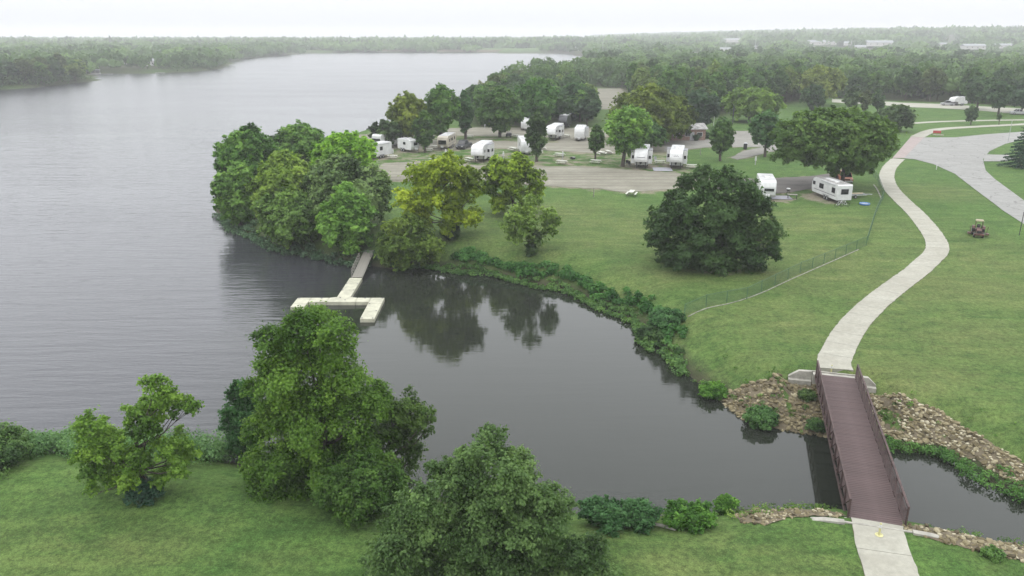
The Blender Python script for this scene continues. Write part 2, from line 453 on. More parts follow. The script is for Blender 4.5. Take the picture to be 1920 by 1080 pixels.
dm = math_(t, 'ADD', attr(t, 'dirt'), math_(t, 'MULTIPLY', math_(t, 'ADD', n_mid.outputs['Fac'], -0.5), 2.2))
dmr = ramp(t, dm, [(0.42, (0, 0, 0)), (0.78, (1, 1, 1))])
gr = mixc(t, math_(t, 'MULTIPLY', dmr.outputs[0], 0.9), gr, dcol.outputs[0])
gr = mixc(t, attr(t, 'shore'), gr, (0.045, 0.040, 0.026))
hsg = node(t, 'ShaderNodeHueSaturation'); hsg.inputs['Saturation'].default_value = 0.90; hsg.inputs['Value'].default_value = 1.06; hsg.inputs['Hue'].default_value = 0.501; t.links.new(gr, hsg.inputs['Color'])
t.links.new(hsg.outputs[0], b.inputs['Base Color'])
b.inputs['Roughness'].default_value = 0.95
b.inputs['Specular IOR Level'].default_value = 0.1
hsum = math_(t, 'ADD', math_(t, 'MULTIPLY', n_fine.outputs['Fac'], 0.6), math_(t, 'MULTIPLY', n_tuft.outputs['Fac'], 0.4))
bp = node(t, 'ShaderNodeBump', Strength=0.7, Distance=0.25)
t.links.new(hsum, bp.inputs['Height']); t.links.new(bp.outputs[0], b.inputs['Normal'])
M['ground'] = m
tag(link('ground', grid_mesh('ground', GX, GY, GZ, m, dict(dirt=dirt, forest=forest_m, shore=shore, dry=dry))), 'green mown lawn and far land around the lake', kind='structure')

# ---- water
m, t, b = mat_new('lake_water')
P0 = pos(t)
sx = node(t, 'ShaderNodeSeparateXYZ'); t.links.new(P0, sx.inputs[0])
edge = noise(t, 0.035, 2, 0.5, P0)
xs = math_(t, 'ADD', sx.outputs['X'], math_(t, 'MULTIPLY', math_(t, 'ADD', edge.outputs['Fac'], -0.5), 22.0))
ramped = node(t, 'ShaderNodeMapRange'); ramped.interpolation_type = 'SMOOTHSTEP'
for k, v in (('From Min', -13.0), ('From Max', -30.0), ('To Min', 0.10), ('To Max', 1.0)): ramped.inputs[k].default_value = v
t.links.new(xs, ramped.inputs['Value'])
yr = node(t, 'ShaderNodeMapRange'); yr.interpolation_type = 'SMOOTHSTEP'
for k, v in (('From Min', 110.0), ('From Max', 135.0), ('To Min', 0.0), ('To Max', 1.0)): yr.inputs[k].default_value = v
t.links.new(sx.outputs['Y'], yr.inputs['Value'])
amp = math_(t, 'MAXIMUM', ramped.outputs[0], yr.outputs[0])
swell = noise(t, 1.0, 3, 0.5, mapping(t, P0, (0.10, 0.62, 1), (0, 0, R(-9))), 0.3)
wav = noise(t, 1.0, 3, 0.6, mapping(t, P0, (0.45, 2.3, 1), (0, 0, R(-12))), 0.5)
rip = noise(t, 5.0, 3, 0.6, mapping(t, P0, (0.5, 1.3, 1), (0, 0, R(8))))
gust = noise(t, 0.02, 3, 0.6, mapping(t, P0, (0.5, 1.6, 1)))
hh = math_(t, 'ADD', math_(t, 'MULTIPLY', swell.outputs['Fac'], 0.55), math_(t, 'ADD', math_(t, 'MULTIPLY', wav.outputs['Fac'], 0.18), math_(t, 'MULTIPLY', rip.outputs['Fac'], 0.035)))
bp = node(t, 'ShaderNodeBump', Distance=0.36)
t.links.new(math_(t, 'MULTIPLY', amp, math_(t, 'ADD', 0.35, math_(t, 'MULTIPLY', gust.outputs['Fac'], 0.6))), bp.inputs['Strength'])
t.links.new(hh, bp.inputs['Height']); t.links.new(bp.outputs[0], b.inputs['Normal'])
b.inputs['Base Color'].default_value = (0.016, 0.017, 0.014, 1)
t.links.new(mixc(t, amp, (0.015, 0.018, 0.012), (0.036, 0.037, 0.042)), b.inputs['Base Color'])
rg = math_(t, 'MULTIPLY_ADD', amp, math_(t, 'MULTIPLY_ADD', gust.outputs['Fac'], 0.08, 0.01), 0.035)
far_ = node(t, 'ShaderNodeMapRange'); far_.interpolation_type = 'SMOOTHSTEP'
for k, v in (('From Min', 180.0), ('From Max', 420.0), ('To Min', 0.0), ('To Max', 0.15)): far_.inputs[k].default_value = v
t.links.new(sx.outputs['Y'], far_.inputs['Value'])
t.links.new(math_(t, 'ADD', rg, far_.outputs[0]), b.inputs['Roughness'])
b.inputs['IOR'].default_value = 1.333
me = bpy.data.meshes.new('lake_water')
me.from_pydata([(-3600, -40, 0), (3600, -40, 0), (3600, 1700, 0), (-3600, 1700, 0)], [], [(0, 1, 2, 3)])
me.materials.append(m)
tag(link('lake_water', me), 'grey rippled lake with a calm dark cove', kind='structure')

# ---- air
m = bpy.data.materials.new('haze_air'); m.use_nodes = True
t = m.node_tree; t.nodes.clear()
o_ = node(t, 'ShaderNodeOutputMaterial'); v_ = node(t, 'ShaderNodeVolumePrincipled')
v_.inputs['Color'].default_value = (0.985, 0.99, 1.0, 1)
v_.inputs['Density'].default_value = HAZE = 0.00031
v_.inputs['Anisotropy'].default_value = 0.0
v_.inputs['Density Attribute'].default_value = ''
v_.inputs['Color Attribute'].default_value = ''
v_.inputs['Temperature Attribute'].default_value = ''
t.links.new(v_.outputs[0], o_.inputs['Volume'])
HZ = MB().box((0, 2280, 28.0), (7300, 4700, 62.0)).build('haze', m)
tag(HZ, kind='stuff')

# ---- draped sheets: roads and paths
def drape(name, polyw, mat, lift, label, step=2.0, wob=0.0):
    """a sheet over the ground inside a polygon, triangulated on a fine grid clipped by the outline"""
    import bmesh
    P = []
    n = len(polyw)
    for i in range(n):
        a, c = polyw[i], polyw[(i + 1) % n]
        L = np.hypot(*(c - a)); k = max(1, int(L / step))
        for j in range(k):
            q = a + (c - a) * j / k
            if wob: q = q + rng.normal(0, wob, 2)
            P.append(q)
    bm = bmesh.new()
    vs_ = [bm.verts.new((p[0], p[1], 0)) for p in P]
    f = bm.faces.new(vs_)
    bmesh.ops.triangulate(bm, faces=[f])
    lo, hi = np.min(P, 0), np.max(P, 0)
    for ax in (0, 1):
        for c in np.arange(lo[ax] + step, hi[ax], step * 1.7):
            co = [0, 0, 0]; no = [0, 0, 0]; co[ax] = c; no[ax] = 1
            bmesh.ops.bisect_plane(bm, geom=bm.verts[:] + bm.edges[:] + bm.faces[:], plane_co=co, plane_no=no, dist=1e-4)
    A = np.array([v.co[:2] for v in bm.verts])
    Z = height(A[:, 0], A[:, 1])
    for v, z in zip(bm.verts, Z): v.co.z = z + lift
    bmesh.ops.recalc_face_normals(bm, faces=bm.faces[:])
    for fc in bm.faces:
        if fc.normal.z < 0: fc.normal_flip()
    me = bpy.data.meshes.new(name); bm.to_mesh(me); bm.free()
    me.materials.append(mat)
    return tag(link(name, me), label, kind='structure')

def surf(name, c0, c1, scale, tracks=None, cracks=0.0, bump=0.3, rough=0.9):
    m, t, b = mat_new(name)
    P0 = pos(t)
    n1 = noise(t, scale, 5, 0.65, P0, 0.5)
    n2 = noise(t, scale * 9, 4, 0.7, P0)
    r1 = ramp(t, n1.outputs['Fac'], [(0.3, c0), (0.7, c1)])
    r2 = ramp(t, n2.outputs['Fac'], [(0.25, (0.8, 0.8, 0.8)), (0.75, (1.16, 1.16, 1.16))])
    c = mixc(t, 1.0, r1.outputs[0], r2.outputs[0], 'MULTIPLY')
    if tracks:
        n3 = noise(t, 1.0, 4, 0.6, mapping(t, P0, (0.03, 0.9, 1), (0, 0, tracks[0])), 0.4)
        r3 = ramp(t, n3.outputs['Fac'], [(0.40, (0, 0, 0)), (0.62, (1, 1, 1))])
        c = mixc(t, math_(t, 'MULTIPLY', r3.outputs[0], tracks[2]), c, tracks[1])
    if cracks:
        vo = node(t, 'ShaderNodeTexVoronoi', feature='DISTANCE_TO_EDGE'); vo.inputs['Scale'].default_value = 0.17
        dn_ = noise(t, 0.4, 3, 0.6, P0)
        mv = node(t, 'ShaderNodeVectorMath', operation='MULTIPLY_ADD')
        t.links.new(dn_.outputs['Color'], mv.inputs[0]); mv.inputs[1].default_value = (3, 3, 0); t.links.new(P0, mv.inputs[2])
        t.links.new(mv.outputs[0], vo.inputs['Vector'])
        r4 = ramp(t, vo.outputs['Distance'], [(0.004, (1, 1, 1)), (0.02, (0, 0, 0))])
        c = mixc(t, math_(t, 'MULTIPLY', r4.outputs[0], cracks), c, (0.09, 0.085, 0.08))
    t.links.new(c, b.inputs['Base Color'])
    b.inputs['Roughness'].default_value = rough
    b.inputs['Specular IOR Level'].default_value = 0.2
    bp = node(t, 'ShaderNodeBump', Strength=bump, Distance=0.05)
    t.links.new(n2.outputs['Fac'], bp.inputs['Height']); t.links.new(bp.outputs[0], b.inputs['Normal'])
    return m
M['gravel'] = surf('pale_gravel', (0.163, 0.155, 0.120), (0.248, 0.238, 0.190), 0.25, (R(3), (0.115, 0.104, 0.078), 0.65))
M['asphalt'] = surf('old_asphalt', (0.085, 0.078, 0.070), (0.125, 0.115, 0.104), 0.3, (R(2), (0.16, 0.148, 0.13), 0.4))
M['road'] = surf('pale_road', (0.208, 0.207, 0.192), (0.262, 0.261, 0.244), 0.2, (R(60), (0.195, 0.188, 0.178), 0.5), 0.6)
M['lane'] = surf('camp_lane', (0.17, 0.165, 0.143), (0.24, 0.233, 0.203), 0.2, (R(2), (0.13, 0.12, 0.11), 0.6), 0.3)
M['brick_red'] = surf('red_crossing', (0.235, 0.195, 0.178), (0.285, 0.242, 0.226), 0.5)
M['path'] = surf('path_concrete', (0.268, 0.258, 0.212), (0.330, 0.322, 0.272), 0.28, (R(80), (0.24, 0.23, 0.19), 0.4), 0.0, 0.15)
M['soil'] = surf('stony_soil', (0.085, 0.070, 0.045), (0.15, 0.125, 0.085), 1.2)
drape('gravel_road', Wd['LOWER'], M['gravel'], 0.05, 'broad pale gravel road nearest the cove', 2.0, 0.35)
drape('gravel_road', Wd['MIDDLE'], M['gravel'], 0.05, 'gravel road through the middle of the campground', 2.5, 0.4)
drape('gravel_road', Wd['UPPER'], M['gravel'], 0.045, 'gravel road along the far edge of the campground', 3.0, 0.4)
drape('gravel_pad', Wd['PAD'], M['gravel'], 0.062, 'gravel parking pad under two white trailers', 2.5, 0.2)
drape('gravel_pad', Wd['FARPAD'], M['gravel'], 0.06, 'gravel clearing among the far oaks', 4, 0.4)
drape('asphalt_road', Wd['ASPH'], M['asphalt'], 0.07, 'dark asphalt road end under the big twin tree', 2.0, 0.1)
drape('camp_lane', Wd['LANE'], M['lane'], 0.075, 'pale asphalt lane entering the campground', 2.5, 0.1)
drape('main_road', Wd['ROAD'], M['road'], 0.06, 'pale grey road curving round at the park entrance', 2.0)
drape('side_drive', Wd['DRIVE'], M['road'], 0.08, 'short driveway beside the spruce', 2.0)
drape('back_road', Wd['BACKROAD'], M['path'], 0.06, 'pale road in front of the woodland', 4.0)
drape('brick_crossing', Wd['CROSS'], M['brick_red'], 0.085, 'reddish brick crossing over the entrance road', 1.5)

# ---- the concrete path, slab by slab
cl = [(1672, 1080), (1659, 1040), (1650, 1010), (1643.5, 979)]
LRF = [(702, 1537, 1597), (680, 1530, 1593), (653, 1543, 1603), (627, 1560, 1615), (603, 1578, 1632), (580, 1602, 1653), (557, 1627, 1680), (533, 1660, 1710), (510, 1693, 1742), (490, 1714, 1763), (477, 1731, 1777), (460, 1741, 1778), (440, 1733, 1765), (420, 1718, 1750), (400, 1701, 1733), (380, 1680, 1710), (360, 1662, 1688), (343, 1648, 1680), (327, 1650, 1674), (312, 1657, 1680), (298, 1673, 1695)]
def resample(P, step, mult=1):
    P = np.asarray(P, float)
    for _ in range(2):                                                # Chaikin smoothing, end points kept
        Q = np.empty((2 * len(P) - 2, P.shape[1])); Q[0::2] = .75 * P[:-1] + .25 * P[1:]; Q[1::2] = .25 * P[:-1] + .75 * P[1:]
        P = np.vstack([P[:1], Q, P[-1:]])
    s_ = np.r_[0, np.cumsum(np.hypot(*np.diff(P[:, :2], axis=0).T))]
    k = max(mult, int(round(s_[-1] / step / mult)) * mult) + 1
    T = np.linspace(0, s_[-1], k)
    return np.stack([np.interp(T, s_, P[:, j]) for j in range(P.shape[1])], -1)
def slab_path(name, label, pts, width, slab, mat, lift=0.05, sub=6):
    """bedding ribbon (structure) with one slab object per pour, thin open joints between"""
    C = resample(pts, slab / sub, sub)
    n = (len(C) - 1) // sub * sub + 1
    C = C[:n]
    W = C[:, 2] if C.shape[1] > 2 else np.full(n, width)
    T = np.gradient(C[:, :2], axis=0); T /= np.linalg.norm(T, axis=1)[:, None]
    Nn = np.stack([-T[:, 1], T[:, 0]], -1)
    A, B = C[:, :2] + Nn * W[:, None] / 2, C[:, :2] - Nn * W[:, None] / 2
    ha, hb = height(A[:, 0], A[:, 1]), height(B[:, 0], B[:, 1])
    hz = np.maximum(ha, hb)
    fd = np.hypot(C[:, 0] - FAR_END[0], C[:, 1] - FAR_END[1]); hz = np.where(fd < 4, np.maximum(hz, 2.46), hz)
    bed = MB()
    bed.add([(*A[i], hz[i] + lift - 0.035) for i in range(n)] + [(*B[i], hz[i] + lift - 0.035) for i in range(n)], [(i, i + 1, n + i + 1, n + i) for i in range(n - 1)])
    root = bed.build(name, M['soil'])
    tag(root, label, kind='structure')
    for k in range(0, n - 1, sub):
        vs_, fs_ = [], []
        for j in range(sub + 1):
            i = k + j
            g = 0.018 * (1 if j == 0 else -1 if j == sub else 0)
            jit = rng.normal(0, 0.026, 2) * min(1, W[i])
            a = A[i] + T[i] * g + Nn[i] * jit[0]; c = B[i] + T[i] * g + Nn[i] * jit[1]
            for q, z in ((a, hz[i] + lift), (c, hz[i] + lift), (c, hz[i] - 0.25), (a, hz[i] - 0.25)): vs_.append((q[0], q[1], z))
        for j in range(sub):
            o4 = j * 4
            fs_ += [(o4 + e, o4 + (e + 1) % 4, o4 + 4 + (e + 1) % 4, o4 + 4 + e) for e in range(4)]
        fs_ += [(0, 1, 2, 3), (sub * 4 + 3, sub * 4 + 2, sub * 4 + 1, sub * 4)]
        MB().add(vs_, fs_).build('slab', mat, root)
    return root
near_pts = [on(*p)[:2] for p in [(1706, 1180)] + cl]
fl_, fr_ = [], []
fpts = []
for v, l, r_ in LRF:
    a, c = np.array(on(l, v)[:2]), np.array(on(r_, v)[:2])
    fpts.append((*((a + c) / 2), 2.58))
slab_path('concrete_path', 'pale concrete path leading onto the near end of the footbridge', [(*p, 2.62) for p in near_pts], 2.62, 3.0, M['path'])
slab_path('concrete_path', 'pale concrete path winding from the footbridge up to the entrance road', fpts, 3.0, 3.0, M['path'])
slab_path('sidewalk', 'pale sidewalk curving right from the brick crossing', [on(*p)[:2] for p in [(1720, 257), (1742, 246), (1770, 241), (1840, 237), (1920, 233), (2000, 229)]], 3.2, 5.0, M['path'])
slab_path('sidewalk', 'thin pale sidewalk across the far lawn', [on(*p)[:2] for p in [(1706, 231.5), (1760, 228), (1840, 226), (1920, 225), (2000, 224)]], 2.6, 6.0, M['path'])

# ------------------------------------------------------------------ foliage
def leaf_mat(name, trans=0.42):
    m, t, b = mat_new(name)
    oi = node(t, 'ShaderNodeObjectInfo')
    a = attr(t, 'tone')
    hs = node(t, 'ShaderNodeHueSaturation')
    t.links.new(oi.outputs['Color'], hs.inputs['Color'])
    t.links.new(math_(t, 'ADD', 0.506, math_(t, 'MULTIPLY', a, -0.014)), hs.inputs['Hue'])
    t.links.new(math_(t, 'ADD', 1.66, math_(t, 'MULTIPLY', a, 0.85)), hs.inputs['Value'])
    hs.inputs['Saturation'].default_value = 1.10
    b.inputs['Roughness'].default_value = 0.55
    b.inputs['Specular IOR Level'].default_value = 0.12
    t.links.new(hs.outputs[0], b.inputs['Base Color'])
    tr = node(t, 'ShaderNodeBsdfTranslucent')
    t.links.new(mixc(t, 1.0, hs.outputs[0], (1.0, 1.05, 0.55), 'MULTIPLY'), tr.inputs['Color'])
    ms = node(t, 'ShaderNodeMixShader'); ms.inputs[0].default_value = trans
    t.links.new(b.outputs[0], ms.inputs[1]); t.links.new(tr.outputs[0], ms.inputs[2])
    t.links.new(ms.outputs[0], t.nodes['Material Output'].inputs['Surface'])
    return m
M['leaf'] = leaf_mat('leaf')
M['bark'] = paint('bark', (0.085, 0.068, 0.052), 0.9, dirt=0.3, scale=5, bump=0.5)

def rot_frames(nrm, spin):
    """two tangents for each normal"""
    ref = np.where(np.abs(nrm[:, 2:3]) < 0.9, np.array([[0, 0, 1.0]]), np.array([[1.0, 0, 0]]))
    a = np.cross(nrm, ref); a /= np.linalg.norm(a, axis=1)[:, None] + 1e-9
    b = np.cross(nrm, a)
    c, s_ = np.cos(spin)[:, None], np.sin(spin)[:, None]
    return a * c + b * s_, -a * s_ + b * c

def leaves(C, Rr, n, leaf, g, tone_c=None, up=0.25, jit=0.75, shell=0.5, tri=False, droop=0.0, squash=1.0):
    """n leaves shared out over clumps at C (k x 3) of radius Rr (k): (vertices, tone)"""
    k = len(C)
    wts = Rr ** 2; idx = g.choice(k, n, p=wts / wts.sum())
    d = g.normal(size=(n, 3)); d[:, 2] += up * 1.2
    d /= np.linalg.norm(d, axis=1)[:, None]
    r_ = Rr[idx] * (shell + (1 - shell) * g.random(n) ** 0.6) * (1 + 0.22 * g.normal(size=n) * (g.random(n) < 0.3))
    p = C[idx] + d * r_[:, None] * np.array([1, 1, squash])
    if droop: p[:, 2] -= droop * g.random(n) ** 2 * Rr[idx]
    nr = d + g.normal(size=(n, 3)) * jit * 0.6; nr[:, 2] += up
    nr /= np.linalg.norm(nr, axis=1)[:, None]
    a, b = rot_frames(nr, g.random(n) * 6.283)
    L = leaf * (0.65 + 0.7 * g.random(n))[:, None]
    tone = (tone_c[idx] if tone_c is not None else 0) + g.normal(0, 0.30, n)
    if tri:
        V = np.stack([p - a * L * .55 - b * L * .45, p + a * L * .6 - b * L * .3, p + b * L * .62], 1)
    else:
        V = np.stack([p - a * L * .5, p - b * L * .34 + nr * L * .06, p + a * L * .5 - nr * L * .05, p + b * L * .34 + nr * L * .06], 1)
    return V, np.clip(tone, -1.3, 1.3)

PROF = {
    'round': lambda t: np.sqrt(np.clip(1 - (2 * t - 1) ** 2, 0, 1)),
    'egg': lambda t: np.clip(1.75 * np.sqrt(np.clip(t, 0, 1)) * (1 - t) ** 0.62, 0, 1.0),
    'dome': lambda t: np.clip(1.15 * np.sqrt(np.clip(1 - t ** 2, 0, 1)) * np.clip(t * 5 + .55, 0, 1), 0, 1),
    'vase': lambda t: np.clip(1.6 * t ** 0.9 * np.sqrt(np.clip(1 - t, 0, 1)) + 0.18, 0, 1.0) * (t < 1),
    'column': lambda t: np.clip(1.25 * np.clip(t + .12, 0, 1) ** 0.35 * np.clip(1 - t, 0, 1) ** 0.32, 0, 1),
    'cone': lambda t: np.clip((1 - t) ** 0.85, 0.02, 1),
}
def crown_lobes(w_, h_, shape, nl, lr, g, depth=None):
    """centres and radii of the billows of a crown w wide and h high standing on z = 0"""
    C, Rr = [], []
    f = PROF[shape]; dp = depth or w_
    tries = 0
    while len(C) < nl and tries < nl * 60:
        tries += 1
        tt = g.random() ** 0.9
        th = g.random() * 6.283
        rad = f(np.array(tt)) * (0.84 + 0.20 * g.random() if g.random() < .8 else .2 + .5 * g.random())
        r_ = lr * w_ * (0.7 + 0.6 * g.random()) * (0.75 + .35 * f(np.array(tt)))
        x = math.cos(th) * max(0, rad * w_ / 2 - r_ * .85); y = math.sin(th) * max(0, rad * dp / 2 - r_ * .85)
        z = r_ * .8 + tt * max(0.05, h_ - 1.75 * r_)
        if all((x - c[0]) ** 2 + (y - c[1]) ** 2 + (z - c[2]) ** 2 > (0.62 * min(r_, q)) ** 2 for c, q in zip(C, Rr)):
            C.append((x, y, z)); Rr.append(r_)
    return np.array(C), np.array(Rr)

def crown_mesh(name, C, Rr, leaf, g, layers=2.2, sub=9, tri=False, up=0.25, droop=0.0, tone_spread=0.45, fill=0.16):
    """billows broken into twig clumps, clumps into leaves"""
    k = len(C)
    ns = max(4, int(sub * 1.7))
    par = np.repeat(np.arange(k), ns)
    d = g.normal(size=(k * ns, 3)); d[:, 2] += 0.30; d /= np.linalg.norm(d, axis=1)[:, None]
    axd = d + g.normal(0, .28, d.shape); axd[:, 2] += .12; axd /= np.linalg.norm(axd, axis=1)[:, None]
    tl = g.normal(0, tone_spread, k)
    tone_s = tl[par] + g.normal(0, 0.26, k * ns)
    area = 4 * math.pi * (Rr ** 2).sum() * 0.62
    n = int(layers * area / (leaf * leaf * (0.33 if not tri else 0.42)))
    wts = Rr[par] ** 2; idx = g.choice(k * ns, n, p=wts / wts.sum())
    R_ = Rr[par][idx]
    s_ = g.random(n) ** .75                                            # along the twig, from inside the billow outwards
    ln_ = (.85 + .5 * g.random(k * ns))[idx]
    wdt = R_ * (.27 * (1 - s_) + .055)
    P_ = C[par][idx] + d[idx] * (R_ * .38)[:, None] + axd[idx] * (R_ * .68 * s_ * ln_)[:, None] + g.normal(size=(n, 3)) * wdt[:, None] * np.array([1, 1, .75])
    P_[:, 2] -= (.10 + droop * .35) * R_ * s_ ** 2
    nr = axd[idx] * .7 + g.normal(size=(n, 3)) * .5; nr[:, 2] += .35 + up; nr /= np.linalg.norm(nr, axis=1)[:, None]
    a_, b_ = rot_frames(nr, g.random(n) * 6.283)
    L_ = leaf * (0.65 + 0.7 * g.random(n))[:, None]
    T = np.clip(tone_s[idx] + g.normal(0, .28, n) + .18 * (s_ - .5), -1.3, 1.3)
    if tri: V = np.stack([P_ - a_ * L_ * .55 - b_ * L_ * .45, P_ + a_ * L_ * .6 - b_ * L_ * .3, P_ + b_ * L_ * .62], 1)
    else: V = np.stack([P_ - a_ * L_ * .5, P_ - b_ * L_ * .34 + nr * L_ * .06, P_ + a_ * L_ * .5 - nr * L_ * .05, P_ + b_ * L_ * .34 + nr * L_ * .06], 1)
    V2, T2 = leaves(C, Rr * 0.70, int(n * fill), leaf * 1.15, g, tl, up=0.1, jit=1.2, shell=0.5, tri=tri)
    V = np.concatenate([V, V2]); T = np.concatenate([T, T2])
    return raw_mesh(name, V.reshape(-1, 3), 3 if tri else 4, {'tone': T}, M['leaf'])

def trunk_shape(C, Rr, r0, z0, g, ztop, lean=(0, 0), nb=14, split=1):
    mb = MB()
    for s_ in range(split):
        off = ((s_ - (split - 1) / 2) * r0 * 2.6 if split > 1 else 0, g.normal(0, .1) if split > 1 else 0)
        pts = [Vector((off[0], off[1], -0.4))]
        top = Vector((lean[0] + off[0] * 3.2, lean[1] + g.normal(0, .2), ztop))
        for q in (0.03, .3, .6, 1.0):
            pts.append(Vector((off[0], off[1], 0)).lerp(top, q) + Vector((g.normal(0, r0 * .35), g.normal(0, r0 * .35), 0)) * (q > .1))
        mb.tube(pts, [r0 * 1.5, r0 * 1.12, r0 * .9, r0 * .66, r0 * .28], 8)
        order = np.argsort(-Rr)[:nb]
        for i in order[s_::split]:
            e = Vector(C[i]) ; e.z -= Rr[i] * .15
            q = min(0.95, max(0.32, (e.z - 0.8) / max(ztop, .1) * (.45 + .3 * g.random())))
            st = Vector((off[0], off[1], 0)).lerp(top, q)
            mid = st.lerp(e, .5) + Vector((g.normal(0, .25), g.normal(0, .25), -abs(g.normal(0, .2)) - .05 * (e - st).length))
            rb = r0 * (.42 - .15 * q)
            mb.tube([st, mid, e], [rb, rb * .62, rb * .18], 5)
            for _ in range(2):
                e2 = e + Vector(g.normal(size=3)).normalized() * Rr[i] * .7
                mb.tube([mid.lerp(e, .5), e2], [rb * .36, rb * .1], 4)
    return mb

TREES = []
GP = 'trees crowded on the wooded point'
def tree(name, label, base, crown, shape, col, nl=None, lr=0.19, leaf=None, layers=2.2, group=None, cat='tree', lean=None, r0=None, split=1, depth=None, nb=14, droop=0.0, tone=0.45, sub=9, skirt=None, y_shift=0.0, up=0.25, dist_front=0.3, lobes=None, lk=1.0):
    """one tree from its base and the bounds of its crown in the photograph, built at its real size where it stands"""
    g = np.random.default_rng(abs(hash((base, crown))) % (2 ** 31))
    B = on(*base); B.y += y_shift; B.z = gz(B.x, B.y)
    if B.z < 0.1: B.z = 0.05
    ul, ur, vt, vb = crown
    dcam = B.y * cp_ + (CZ - B.z) * sp_
    um = (ul + ur) / 2
    def z_at(v, y): d = ray(um, v); return CZ + d[2] / d[1] * y
    ztop = z_at(vt, B.y)
    dep2 = (CZ - ztop) * sp_ + B.y * cp_
    wd = (ur - ul) / F * (dcam + dep2) / 2
    zbot = max(B.z + 0.15, z_at(vb, B.y - dist_front * wd))
    if skirt is not None: zbot = B.z + skirt
    zbot = min(zbot, ztop - 0.25 * wd)
    h_ = ztop - zbot
    cx = (um - 960) / F * (dcam + dep2) / 2 - B.x
    lf = leaf or min(0.75, max(0.15, dcam * 0.0032))
    nl = nl or int(np.clip(16 + (wd * h_) * 0.13, 16, 46))
    C, Rr = crown_lobes(wd, h_, shape, nl, lr, g, depth)
    if lobes:                                                         # billows where the photograph shows them, with others behind
        C, Rr = [], []
        for k_, (lu, lv, lr_) in enumerate(lobes):
            for back in (0, 1):
                r_ = lr_ / F * dcam * lk
                y_ = B.y + (-1 if back == 0 else 1) * g.uniform(.05, .30) * (depth or wd) * (1 if back else .8)
                dd = ray(lu, lv); s2 = B.y / dd[1]
                if back and g.random() < .35: continue
                C.append((dd[0] * s2 - B.x + g.normal(0, .15) * (1 + 2 * back), y_ - B.y, max(r_ * .6, CZ + dd[2] * s2 - B.z) - .25 * back * r_)); Rr.append(r_ * g.uniform(.82, 1.0))
        C, Rr = np.array(C), np.array(Rr)
    else: C = C + np.array([cx, 0, zbot - B.z])
    root = thing(name, label, cat, B, 0, group)
    me = crown_mesh('crown', C, Rr, lf, g, layers * (.80 if dcam < 70 else .95), sub, dcam > 70, up, droop, tone)
    if group == GP: col = tuple(c * k for c, k in zip(col, (1.36, 1.34, 1.28)))
    o = link('crown', me, root); o.color = (*col, 1)
    H_ = ztop - B.z
    tr = trunk_shape(C, Rr, r0 or max(.12, H_ * .022 + wd * .008), 0, g, (zbot - B.z) + h_ * .62, lean or (cx * .7, 0), nb, split).build('trunk', M['bark'], root, smooth=True)
    TREES.append(root)
    return root

DK = (0.034, 0.064, 0.024); MID = (0.052, 0.098, 0.026); BR = (0.082, 0.148, 0.030); YG = (0.124, 0.162, 0.026)
OL = (0.075, 0.098, 0.026); GY = (0.056, 0.084, 0.036); BG = (0.040, 0.082, 0.042); LG = (0.090, 0.140, 0.042)
big = tree('cottonwood_tree', 'tall olive green tree with drooping leafy sides hiding part of the dock', (622, 925), (456, 742, 566, 985), 'column', (0.060, 0.104, 0.024), layers=2.3, r0=.34, leaf=.17, droop=0.8, sub=12, depth=6.5, skirt=0.3, lobes=[(515, 640, 42), (575, 608, 46), (632, 618, 46), (560, 680, 58), (640, 690, 56), (498, 712, 36), (590, 760, 62), (515, 775, 46), (668, 768, 52), (540, 850, 55), (620, 850, 55), (500, 872, 36), (512, 930, 40), (560, 915, 42), (700, 745, 34), (650, 910, 42), (685, 830, 48), (488, 800, 26), (530, 968, 26)])
tree('riverside_tree', 'dark open branched tree leaning out over the water beside the tall olive tree', (705, 915), (640, 828, 720, 915), 'round', (0.050, 0.080, 0.024), layers=1.15, r0=.2, leaf=.16, lean=(1.6, .3), sub=9, skirt=1.6, depth=3.5, nb=24, lobes=[(738, 768, 32), (785, 782, 28), (757, 826, 34), (716, 800, 38), (700, 860, 44), (735, 892, 36), (680, 900, 42), (806, 768, 18), (778, 845, 26), (760, 752, 18), (722, 752, 22), (800, 800, 16)])
tree('understory_tree', 'low dark bush filling the shade at the foot of the tall olive tree', (700, 955), (590, 770, 850, 970), 'dome', (0.046, 0.082, 0.022), nl=26, lr=0.2, leaf=.17, r0=.08, skirt=0.05, cat='bush', dist_front=.1)
tree('bank_tree', 'narrow dark green tree at the water edge behind the tall olive tree', (462, 868), (408, 505, 700, 880), 'egg', (0.038, 0.080, 0.030), nl=22, lr=.24, r0=.12, leaf=.17, skirt=.3)
tree('cottonwood_tree', 'broad soft green tree cut off by the bottom edge of the photo', (905, 1098), (695, 1130, 806, 1140), 'egg', (0.064, 0.100, 0.038), layers=2.2, r0=.3, leaf=.15, sub=12, skirt=0.4, dist_front=.1, tone=.35, depth=8, lobes=[(905, 846, 34), (945, 850, 34), (880, 880, 36), (975, 885, 40), (1015, 905, 34), (925, 905, 48), (800, 905, 36), (845, 915, 44), (770, 940, 34), (1035, 950, 44), (900, 960, 56), (970, 955, 52), (815, 970, 52), (760, 1000, 46), (860, 1020, 56), (940, 1025, 60), (1020, 1020, 54), (1085, 1010, 44), (1120, 1060, 40), (735, 1050, 44), (800, 1075, 56), (880, 1100, 62), (970, 1100, 64), (1060, 1085, 56), (1090, 1130, 50), (720, 1110, 44)])
